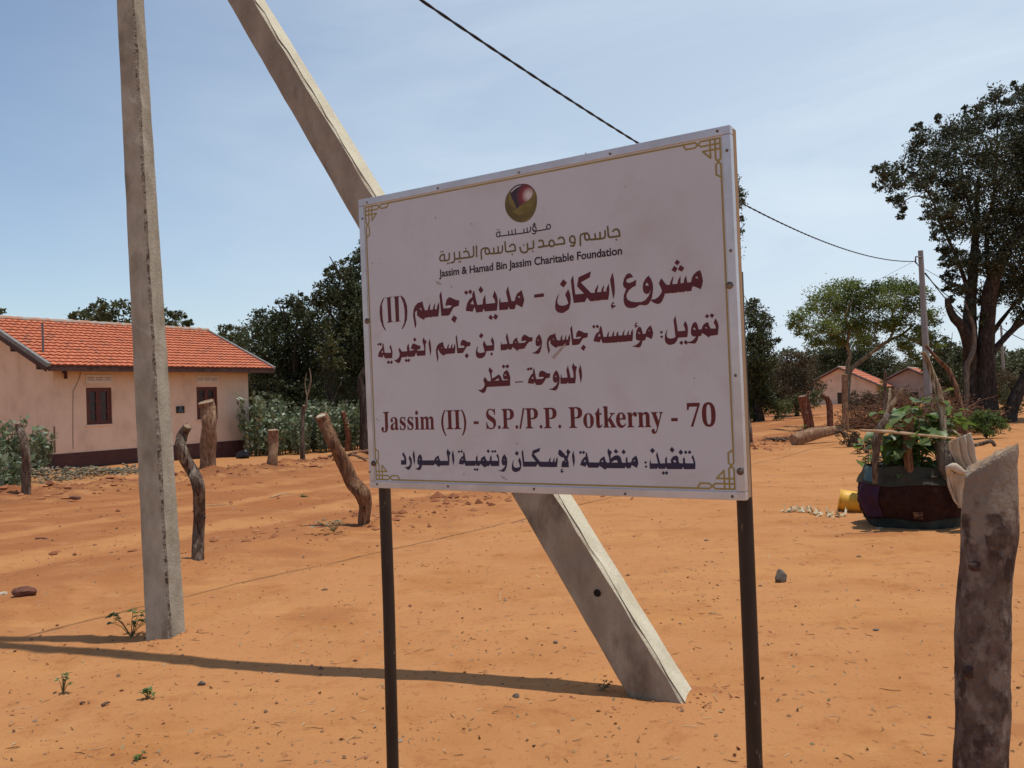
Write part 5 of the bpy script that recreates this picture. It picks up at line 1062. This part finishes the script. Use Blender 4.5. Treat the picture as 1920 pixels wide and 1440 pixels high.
def tree_px(name, label, pxb, d, L, leafm, barkm, leaf, dens, r0, seed, flat=1.0, dd=1.0, **k):
    b = at(pxb, 720, d); b.z = g1(b.x, b.y); rng = np.random.default_rng(seed + 100)
    return tree(name, label, b, px_blobs(L, d, flat, dd, rng), leafm, barkm, leaf, dens, r0, seed, **k)
# behind the house
tree_px('tree', 'dark bushy tree showing above the house ridge behind the upright pole', 240, 46, [(165, 592, 26), (195, 580, 24), (232, 590, 30), (150, 604, 22), (270, 590, 26), (300, 600, 26), (330, 600, 22), (348, 604, 14), (210, 640, 55), (300, 650, 55), (130, 610, 14)], L_DARK2, M_BARK, .20, 2.6, .22, 1, dd=1.5)
tree_px('tree', 'sliver of a tree at the left picture edge above the house roof', -30, 50, [(-18, 605, 26), (-45, 590, 40), (-60, 640, 50)], L_DARK2, M_BARK, .2, 2.6, .2, 2)
tree_px('tree', 'rounded olive tree directly right of the house roof', 440, 46, [(432, 632, 26), (465, 645, 28), (415, 650, 28), (445, 672, 42), (430, 710, 45), (480, 700, 40)], L_DARK2, M_BARK, .2, 2.8, .22, 3, dd=1.2)
tree_px('tree', 'broad dark tree between the house and the signboard', 545, 40, [(545, 590, 32), (505, 610, 34), (585, 592, 34), (560, 565, 18), (530, 572, 14), (540, 650, 58), (600, 650, 58), (490, 660, 50), (530, 710, 55), (600, 720, 55), (560, 770, 50), (500, 765, 42), (620, 780, 45)], L_DARK, M_BARK, .14, 3.2, .3, 4, dd=1.2)
tree_px('tree', 'tall dark tree rising at the left edge of the signboard', 690, 37, [(690, 472, 24), (668, 505, 28), (645, 505, 20), (625, 520, 18), (612, 545, 22), (640, 545, 32), (700, 540, 55), (660, 580, 46), (600, 560, 16), (690, 630, 66), (640, 650, 44), (660, 700, 50), (730, 600, 70), (720, 690, 60), (680, 745, 45)], L_DARK, M_BARK, .13, 3.2, .34, 5, dd=1.2)
tree_px('tree', 'yellow-green young tree in front of the tall dark tree', 618, 34.5, [(612, 610, 18), (625, 640, 24), (605, 660, 20), (620, 685, 24), (640, 660, 16)], L_DARK2, M_BARK, .13, 1.7, .08, 6, dd=.6, fill=.2)
# the trunk with pale bare stems showing beside the signboard
t_ = at(684, 830, 31.5); t_.z = g1(t_.x, t_.y); r_ = thing('bare_tree', t_, 'gnarled bare brown trunk hard against the left edge of the signboard', 'tree'); mb = MB(); mb.tube([t_ - Vector((0, 0, .2)), at(684, 800, 31.5), at(680, 750, 31.5), at(676, 715, 31.5), at(684, 690, 31.5)], [.20, .16, .14, .12, .07], 12, True, .05, seed=3, sub=7, rough=.3); mb.build('stem', M_BARK, r_)
mb = MB(); mb.tube([at(698, 830, 31.5), at(697, 780, 31.5), at(700, 720, 31.5)], [.16, .14, .11], 10, True, .12, sub=3); mb.build('stem', M_BARK, r_)
mb = MB(); mb.tube([at(573, 770, 29.5), at(576, 745, 29.5), at(583, 715, 29.5), at(580, 690, 29.5)], [.03, .028, .025, .015], 6, True, .1, sub=3); mb.tube([at(576, 745, 29.5), at(572, 720, 29.5), at(575, 700, 29.5)], [.025, .02, .012], 6, True, .1, sub=3)
tag(mb.build('bare_sapling', M_BARK_P, None, at(573, 770, 29.5)), 'bare forked sapling standing in the milkweed row', 'sapling')
# behind and right of the sign
tree_px('tree', 'tall tree behind the signboard whose crown shows past its right edge', 1290, 42, [(1366, 332, 24), (1380, 372, 19), (1378, 418, 18), (1366, 448, 20), (1340, 370, 46), (1300, 400, 60), (1290, 460, 70), (1345, 440, 36), (1250, 470, 60)], L_DARK2, M_BARK, .13, 2.8, .30, 7, dd=1.2)
tree_px('tree', 'column-shaped dark tree just right of the signboard', 1420, 44, [(1412, 575, 18), (1428, 600, 20), (1436, 640, 19), (1438, 680, 16), (1405, 620, 36), (1410, 670, 40), (1415, 715, 36), (1400, 735, 32), (1430, 735, 22)], L_DARK, M_BARK, .13, 3.2, .26, 8, dd=.8)
tree_px('vine_thicket', 'brown thicket of dry vines left of the flat-topped tree', 1492, 50, [(1480, 685, 22), (1505, 690, 24), (1470, 715, 22), (1495, 725, 28), (1520, 730, 22), (1480, 745, 22), (1510, 670, 16)], L_DRY, M_BARK, .13, 2.8, .12, 9, cat='thicket', clump=.3)
tree_px('tree', 'dark evergreen tree behind the flat-topped tree', 1580, 88, [(1560, 655, 30), (1600, 645, 34), (1640, 670, 30), (1575, 690, 34), (1620, 700, 34), (1540, 690, 24), (1660, 690, 28)], L_DARK, M_BARK, .2, 2.8, .25, 10)
# flat-topped tree with pale forked trunk
d = 34; B = at(1585, 790, d); B.z = g1(B.x, B.y); ACA = thing('tree', B, 'flat-topped light green tree with a pale forked trunk right of the signboard', 'tree')
def stem(mb, L, sub=3, n=9, jit=.08, dref=d, seed=0): mb.tube([at(x, y, dref + dd) for x, y, r, dd in L], [r * dref / FOC * (.8 if dref == 34 and r < 8 else .9) for x, y, r, dd in L], n, True, jit * .5, seed=seed % 97, sub=sub + 3, rough=.12)
mb = MB(); stem(mb, [(1586, 812, 7, 0), (1587, 780, 6.2, 0), (1588, 740, 7, 0), (1590, 705, 7.5, 0), (1591, 690, 7, 0)])
stem(mb, [(1590, 700, 6, 0), (1590, 680, 5, 0), (1594, 668, 4.6, 0), (1588, 648, 4, 0), (1572, 632, 3.4, .1), (1562, 612, 2.6, .2), (1540, 590, 1.8, .5)])
stem(mb, [(1590, 700, 6, 0), (1603, 685, 5.4, 0), (1625, 668, 4.8, -.1), (1646, 652, 4.4, -.2), (1668, 638, 3.6, -.4), (1690, 628, 2.8, -.5), (1716, 606, 1.8, -.6)])
for L in ([(1668, 638, 3, -.4), (1676, 615, 2.6, -.6), (1674, 585, 2, -.8), (1690, 560, 1.2, -1)], [(1676, 615, 2, -.6), (1700, 590, 1.5, -.9), (1720, 575, 1, -1)], [(1588, 648, 3, 0), (1592, 620, 2.4, -.5), (1586, 590, 1.8, -.9), (1600, 560, 1.2, -1)], [(1592, 620, 2, -.5), (1612, 596, 1.6, -.8), (1640, 575, 1, -1)], [(1572, 632, 2.4, .1), (1545, 622, 1.8, -.4), (1515, 612, 1.2, -.6), (1495, 600, .8, -.8)], [(1646, 652, 2.6, -.2), (1640, 625, 2, .6), (1650, 590, 1.2, .9)], [(1690, 628, 2, -.5), (1718, 640, 1.4, -.6), (1740, 645, .8, -.8)], [(1562, 612, 1.6, .2), (1566, 590, 1.2, -.3), (1550, 565, .8, -.5)]): stem(mb, L, n=6, jit=.05)
mb.build('trunk', M_BARK_P, ACA)
rng = np.random.default_rng(33)
bl = px_blobs([(1500, 597, 24), (1490, 612, 16), (1520, 580, 20), (1548, 556, 28), (1578, 545, 30), (1600, 540, 22), (1560, 580, 34), (1600, 575, 34), (1640, 545, 22), (1668, 538, 28), (1700, 540, 28), (1725, 550, 18), (1660, 570, 30), (1700, 575, 30), (1738, 590, 22), (1750, 605, 14), (1740, 630, 22), (1755, 650, 12), (1720, 640, 20), (1700, 655, 18), (1590, 610, 34), (1545, 612, 26), (1510, 625, 18), (1630, 605, 30), (1670, 610, 22), (1620, 560, 24), (1740, 560, 12), (1725, 625, 22), (1690, 640, 20), (1745, 645, 18), (1715, 670, 16), (1735, 680, 14), (1680, 600, 26), (1530, 640, 20), (1560, 640, 22), (1620, 635, 24)], d, .62, 1.9, rng)
P = crown_points(bl, 3.4, .105, rng, .36, .1); link('crown', np_mesh('crown', leaf_quads(P, .105, .42, rng, up=.8), 4), L_ACA, ACA)
# big many-stemmed tree on the right
d = 34; B = at(1842, 780, d); B.z = g1(B.x, B.y); BIG = thing('tree', B, 'huge dark many-stemmed tree filling the right edge of the picture', 'tree')
mb = MB()
for L in ([(1848, 800, 34, 0), (1848, 780, 30, 0), (1848, 740, 21, 0), (1849, 690, 18, 0), (1849, 640, 16, 0), (1852, 590, 15, 0), (1858, 540, 14, -.2), (1872, 495, 12, -.4), (1895, 455, 10, -.6), (1930, 415, 8, -.8)],
          [(1826, 800, 28, .3), (1826, 770, 24, .3), (1824, 720, 19, .3), (1822, 670, 17, .3), (1819, 630, 15, .3), (1820, 570, 12, .4), (1826, 500, 10, .5), (1830, 420, 7, .6), (1835, 330, 4, .6)],
          [(1822, 680, 12, -.2), (1814, 640, 10.5, -.4), (1803, 612, 9.5, -.5), (1788, 595, 8.5, -.6), (1779, 575, 7.5, -.6), (1777, 560, 6.5, -.6)],
          [(1851, 690, 9, .4), (1858, 665, 8.5, .4), (1876, 642, 7.5, .5), (1895, 622, 7, .5), (1915, 606, 6.5, .6), (1945, 590, 5, .7)], [(1852, 655, 6, .9), (1860, 628, 6, 1), (1872, 608, 5.5, 1.1), (1890, 585, 4, 1.2), (1910, 560, 2.5, 1.2)],
          [(1895, 622, 5, .5), (1908, 600, 4.5, .4), (1925, 580, 4, .3)], [(1820, 560, 6, .4), (1800, 500, 4.5, .2), (1770, 430, 3, 0), (1745, 370, 2, -.3), (1715, 330, 1.2, -.6)], [(1745, 372, 1.8, -.3), (1715, 368, 1.4, -.6), (1690, 380, 1, -.8)], [(1858, 540, 7, -.2), (1850, 450, 5, 0), (1865, 350, 3.2, .2), (1870, 240, 1.8, .3), (1868, 190, .8, .3)], [(1870, 240, 1.4, .3), (1885, 215, 1, .3), (1900, 195, .6, .3)], [(1830, 420, 4, .6), (1800, 330, 2.4, .4), (1785, 240, 1, .3), (1775, 215, .5, .3)]): stem(mb, L, n=11, jit=.10, dref=d, seed=int(L[0][0]))
mb.build('trunk', M_BARK, BIG)
mb = MB(); stem(mb, [(1812, 795, 5, -1.2), (1813, 740, 5.5, -1.2), (1813, 690, 6.5, -1.1), (1819, 672, 5.5, -1.1), (1826, 650, 5, -1), (1826, 615, 4, -1), (1818, 590, 3, -1), (1808, 565, 2, -1)], dref=d); mb.build('climbing_stem', bark('vine_stem', (.23, .18, .13), (.15, .11, .08), (.30, .25, .19), 8), BIG)
rng = np.random.default_rng(44)
bl = px_blobs([(1660, 322, 20), (1678, 342, 22), (1650, 350, 13), (1690, 318, 13), (1682, 372, 18), (1698, 392, 10), (1690, 405, 9), (1640, 320, 9), (1728, 262, 26), (1722, 300, 27), (1718, 335, 16), (1735, 345, 24), (1745, 400, 20), (1755, 290, 30), (1765, 335, 30), (1752, 375, 20), (1790, 250, 34), (1830, 235, 34), (1800, 300, 44), (1850, 290, 36), (1845, 345, 46), (1800, 370, 40), (1770, 400, 26), (1758, 425, 15), (1790, 430, 32), (1840, 420, 44), (1905, 340, 34), (1910, 260, 30), (1880, 225, 28), (1925, 300, 30), (1900, 400, 44), (1790, 485, 22), (1810, 500, 24), (1805, 545, 18), (1845, 490, 36), (1895, 470, 44), (1860, 550, 30), (1905, 535, 40), (1920, 580, 24), (1790, 535, 16), (1775, 470, 12), (1870, 180, 22), (1850, 195, 12), (1895, 188, 14), (1835, 212, 16), (1812, 205, 9), (1758, 224, 10), (1712, 240, 8), (1725, 236, 6), (1915, 158, 14), (1930, 178, 24), (1925, 215, 22), (1785, 560, 9), (1772, 540, 8), (1960, 280, 80), (1975, 400, 90), (1960, 520, 70), (1960, 190, 50), (2040, 330, 110), (2030, 470, 100), (1772, 492, 12), (1770, 515, 10), (1752, 440, 12), (1765, 465, 14), (1785, 520, 16), (1815, 575, 14), (1830, 560, 18), (1840, 600, 14)], d, .9, 1.6, rng)
P = crown_points(bl, 3.0, .115, rng, .27, .22); link('crown', np_mesh('crown', leaf_quads(P, .115, .5, rng), 4), L_BIG, BIG)
stemb = MB(); stem(stemb, [(1890, 790, 17, 1.5), (1898, 765, 14, 1.5), (1908, 738, 13, 1.5), (1925, 705, 12, 1.5), (1950, 660, 10, 1.5), (1985, 600, 8, 1.5)], dref=32)
t2 = thing('leaning_tree', at(1893, 790, 33.5), 'dark trunk leaning right at the right edge of the picture', 'tree'); stemb.build('stem', M_BARK, t2)
tree_px('tree', 'dark bushy tree behind the slender far pole and big tree', 1790, 47, [(1765, 655, 20), (1782, 640, 14), (1790, 680, 30), (1770, 700, 26), (1800, 720, 30), (1810, 660, 20), (1750, 690, 18)], L_DARK, M_BARK, .13, 2.8, .2, 12)
# shrubs
def shrub(name, label, px, py, w, h, leafm, leaf, dens, seed, d=None, group=None, cat='shrub', n=7):
    b = ground_at(px, py) if d is None else at(px, py, d); b.z = g1(b.x, b.y); rng = np.random.default_rng(seed); k = b.y / FOC
    bl = [((b.x + rng.uniform(-.7, .7) * w * k, b.y + rng.uniform(-.4, .4) * w * k, b.z + h * k * rng.uniform(.25, .8)), np.array([w * .42, w * .42, h * .34]) * k) for _ in range(n)]
    return tree(name, label, b, bl, leafm, M_BARK, leaf, dens, .025, seed, group, cat, clump=.3, fill=.1, split=.3)
shrub('shrub', 'bright green bush below the big tree trunk', 1850, 822, 34, 55, L_BRIGHT, .075, 2.2, 1, n=9)
shrub('shrub', 'green bush at the far side of the track below the dark column tree', 1405, 772, 30, 42, L_SHRUB, .10, 1.6, 2, d=44)
shrub('shrub', 'grey-green bush left of the small pink house', 1455, 770, 34, 45, L_SHRUB, .10, 1.5, 3, d=44)
shrub('shrub', 'low dark bush in front of the small pink house', 1510, 772, 34, 45, L_DARK2, .10, 1.8, 4, d=46)
shrub('shrub', 'fresh green bush between the two small houses', 1658, 762, 18, 48, L_BRIGHT, .10, 1.5, 5, d=60)
shrub('shrub', 'sparse bush before the grey-walled house', 1712, 775, 34, 52, L_DARK2, .08, .9, 6, d=33)
shrub('shrub', 'straw-coloured bush at the right edge beyond the leaning trunk', 1905, 770, 30, 80, L_DRY, .10, 1.3, 7, d=42)
shrub('shrub', 'yellowish bush between the big tree and the leaning trunk', 1885, 775, 22, 70, L_FAR, .10, 1.2, 8, d=44)
shrub('dry_weeds', 'dry weeds growing beside the fallen log', 1592, 838, 24, 36, L_DRY, .045, .8, 9, cat='weeds')
shrub('dry_weeds', 'brown dry weeds behind the planter at the left', 1625, 850, 22, 30, L_DRY, .045, .8, 10, cat='weeds')
shrub('shrub', 'dry brown bush hiding the foot of the small pink house', 1622, 770, 30, 44, L_DRY, .09, 1.1, 21, d=46)
shrub('shrub', 'reddish brown bush against the wall of the small pink house', 1600, 770, 22, 34, L_DRY, .09, 1.1, 22, d=55)
shrub('shrub', 'dry bush between the slender far pole and the tall leaning stakes', 1762, 775, 30, 62, L_DRY, .09, 1.1, 23, d=44)
shrub('shrub', 'dull green bush left of the grey-walled house window', 1680, 770, 24, 40, L_DARK2, .09, 1.1, 24, d=50)
shrub('shrub', 'tangled olive bush right of the big tree foot', 1900, 772, 34, 48, L_DARK2, .09, 1.2, 25, d=40)
# brush pile of cut branches
def brush(label, px0, px1, py, d, h, n, seed):
    rnd = random.Random(seed); a = at(px0, py, d); b = at(px1, py, d); c = (a + b) / 2; c.z = g1(c.x, c.y); mb = MB(); lf = []
    for i in range(n):
        t = rnd.uniform(0, 1); e = 1 - abs(2 * t - 1) ** 2.2; p = a.lerp(b, t); p = Vector((p.x, p.y + rnd.uniform(-1.2, 1.2), c.z + h * e * rnd.uniform(0, 1) ** 1.2)); th = rnd.uniform(0, 6.28); l = rnd.uniform(.3, 1.2); dr = Vector((math.cos(th), math.sin(th) * .6, rnd.uniform(-.25, .65))) * l
        q = p + dr; mb.tube([p, (p + q) / 2 + Vector((rnd.uniform(-.1, .1), 0, rnd.uniform(-.05, .1))), q], [rnd.uniform(.008, .022), .009, .004], 4, False, smooth=False)
        for _ in range(7): lf.append(p.lerp(q, rnd.uniform(.3, 1)) + Vector((rnd.gauss(0, .09), rnd.gauss(0, .09), rnd.gauss(0, .09))))
    root = thing('brush_pile', c, label, 'brush pile'); mb.build('branches', M_STK, root)
    link('dead_leaves', np_mesh('dead_leaves', leaf_quads(np.array([v[:] for v in lf]), .085, .5, np.random.default_rng(seed)), 4), leaf_mat('dead_leaf', [(.13, .06, .036), (.20, .095, .055), (.09, .048, .03), (.25, .14, .085)], .15, .8, .1), root)
brush('wide heap of brown cut branches in front of the small houses', 1595, 1735, 800, 32, 1.25, 520, 3)
brush('dark heap of cut branches below the tall leaning stakes', 1725, 1815, 805, 27, 1.0, 360, 4)
# milkweed shrubs
def milkweed(label, base, h, spread, n, seed, group=None):
    rng = np.random.default_rng(seed); rnd = random.Random(seed); base = Vector(base); root = thing('milkweed', base, label, 'shrub', group); mb = MB(); C_, D_ = [], []
    for i in range(n):
        a = rnd.uniform(0, 6.28); b = base + Vector((math.cos(a), math.sin(a), 0)) * spread * rnd.uniform(0, .6); t = b + Vector((math.cos(a) * spread * rnd.uniform(.1, .7), math.sin(a) * spread * rnd.uniform(.1, .7), h * rnd.uniform(.5, 1)))
        m = (b + t) / 2; mb.tube([b - Vector((0, 0, .1)), m, t], [.014, .011, .006], 5)
        for k in range(2, 15):
            s = k / 14; p = b.lerp(t, s); th = k * 1.57 + a
            for e in (0, math.pi):
                dv = np.array([math.cos(th + e), math.sin(th + e), .55]); D_.append(dv); C_.append(np.array(p[:]) + dv * .075)
    mb.build('stems', M_STEM, root); link('leaves', np_mesh('leaves', leaf_quads(np.array(C_), .178, .60, rng, up=.2, dirs=np.array(D_)), 4), L_MILK, root)
    return root
MG = 'milkweed shrubs in the row right of the house'
src = None; rnd = random.Random(8)
for i, (px, d, s) in enumerate(((478, 30.5, 1.15), (498, 31.5, 1.0), (520, 31, .95), (545, 32, .85), (566, 31, .85), (588, 32, 1.0), (610, 31.5, .95), (632, 32.5, .95), (655, 32, 1), (676, 33, .95), (488, 33, 1.2), (510, 33.5, 1.1), (600, 34, 1.05), (645, 34.5, 1.0), (530, 34, 1.0), (570, 34, .9))):
    b = at(px, 840, d); b.z = g1(b.x, b.y)
    if src is None: src = milkweed('tall grey-green milkweed shrub in the row right of the house', b, 1.75, .55, 22, 5, MG); o = src
    else: o = copy_tree(src); o.location = b
    o.rotation_euler = (0, 0, rnd.uniform(0, 6.28)); o.scale = (s, s, s * rnd.uniform(.9, 1.1))
milkweed('big grey-green milkweed shrub at the left picture edge', ground_at(18, 905), 1.5, .5, 20, 11)
milkweed('grey-green milkweed shrub between the crooked post and the house corner', ground_at(66, 893), 1.25, .42, 16, 12)
milkweed('low milkweed shrub at the bottom of the leftmost clump', ground_at(8, 925), .75, .4, 12, 13)
# small seedlings and weeds on the sand
def seedling(label, px, py, h, spread, n, leaf, seed, m=None, name='seedling'):
    b = ground_at(px, py); rnd = random.Random(seed); root = thing(name, b, label, 'plant'); mb = MB(); ml = MB()
    for i in range(n):
        a = rnd.uniform(0, 6.28); t = b + Vector((math.cos(a) * spread * rnd.uniform(.2, 1), math.sin(a) * spread * rnd.uniform(.2, 1) * .5, h * rnd.uniform(.45, 1))); mb.tube([b, (b + t) / 2 + Vector((0, 0, h * .12)), t], [.003, .0024, .0015], 5)
        for k in range(rnd.randint(4, 6)):
            th = rnd.uniform(0, 6.28); dv = Vector((math.cos(th), math.sin(th), rnd.uniform(-.1, .5))); l = leaf * rnd.uniform(.7, 1.2); broad_leaf(ml, t + dv * leaf * .15, dv, l, l * .8, .3, rnd)
    mb.build('stems', M_STEM, root); ml.build('leaves', m or M_BROAD, root)
seedling('leafy green seedling at the foot of the upright pole', 246, 1194, .17, .18, 14, .040, 1)
seedling('thin wispy seedling on the sand at the lower left', 118, 1300, .115, .05, 6, .022, 2)
seedling('compact round seedling right of the wispy one at the lower left', 276, 1310, .06, .035, 6, .028, 3)
seedling('tiny blue-green weed at the bottom left of the sand', 258, 1424, .025, .03, 5, .018, 4)
seedling('flat grey-green weed beside the crooked post near the signboard', 626, 996, .13, .28, 14, .035, 5, L_MILK)
seedling('small dark weed in the middle of the dirt track', 572, 940, .14, .07, 5, .045, 6)
seedling('dry sprig at the shadow of the leaning strut', 1128, 1296, .05, .07, 7, .014, 7, L_DRY)
seedling('small weed at the near side of the crossing track', 1433, 782, .5, .25, 7, .09, 8, L_SHRUB)
seedling('little green plant at the foot of the reddish stump post', 1512, 812, .25, .2, 8, .07, 9)
# distant tree line round the plain
rng = np.random.default_rng(77)
protos = []
for k in range(3):
    bl = [((rng.uniform(-3, 3), rng.uniform(-2, 2), rng.uniform(1.8, 5.0)), (rng.uniform(1.5, 2.4),) * 2 + (rng.uniform(1.2, 1.9),)) for _ in range(9)] + [((rng.uniform(-3, 3), 0, 1.0), (2.2, 1.8, 1.3)) for _ in range(4)]
    protos.append((bl, (L_FAR, L_DARK2, L_FAR)[k]))
FG = 'scrub trees of the distant tree line'; made = {}; kk = 0
for th in list(np.arange(-46, 50, 1.15)):
    d = rng.uniform(92, 125); x = d * math.tan(R_(th)) if abs(th) < 60 else 0; k = kk % 3; kk += 1
    if k not in made:
        made[k] = tree('scrub_tree', ('pale scrub tree in the distant tree line', 'darker green scrub tree in the distant tree line', 'dusty low scrub tree in the distant tree line')[k], (0, 0, 0), protos[k][0], protos[k][1], M_BARK, .34, 1.8, .2, 70 + k, FG); o = made[k]
    else: o = copy_tree(made[k])
    s = rng.uniform(.75, 1.2) * (1.0 if th < 5 else .95); o.location = (x, d, g1(x, d) - .1); o.rotation_euler = (0, 0, rng.uniform(0, 6.28)); o.scale = (s * 1.25, s * 1.25, s)
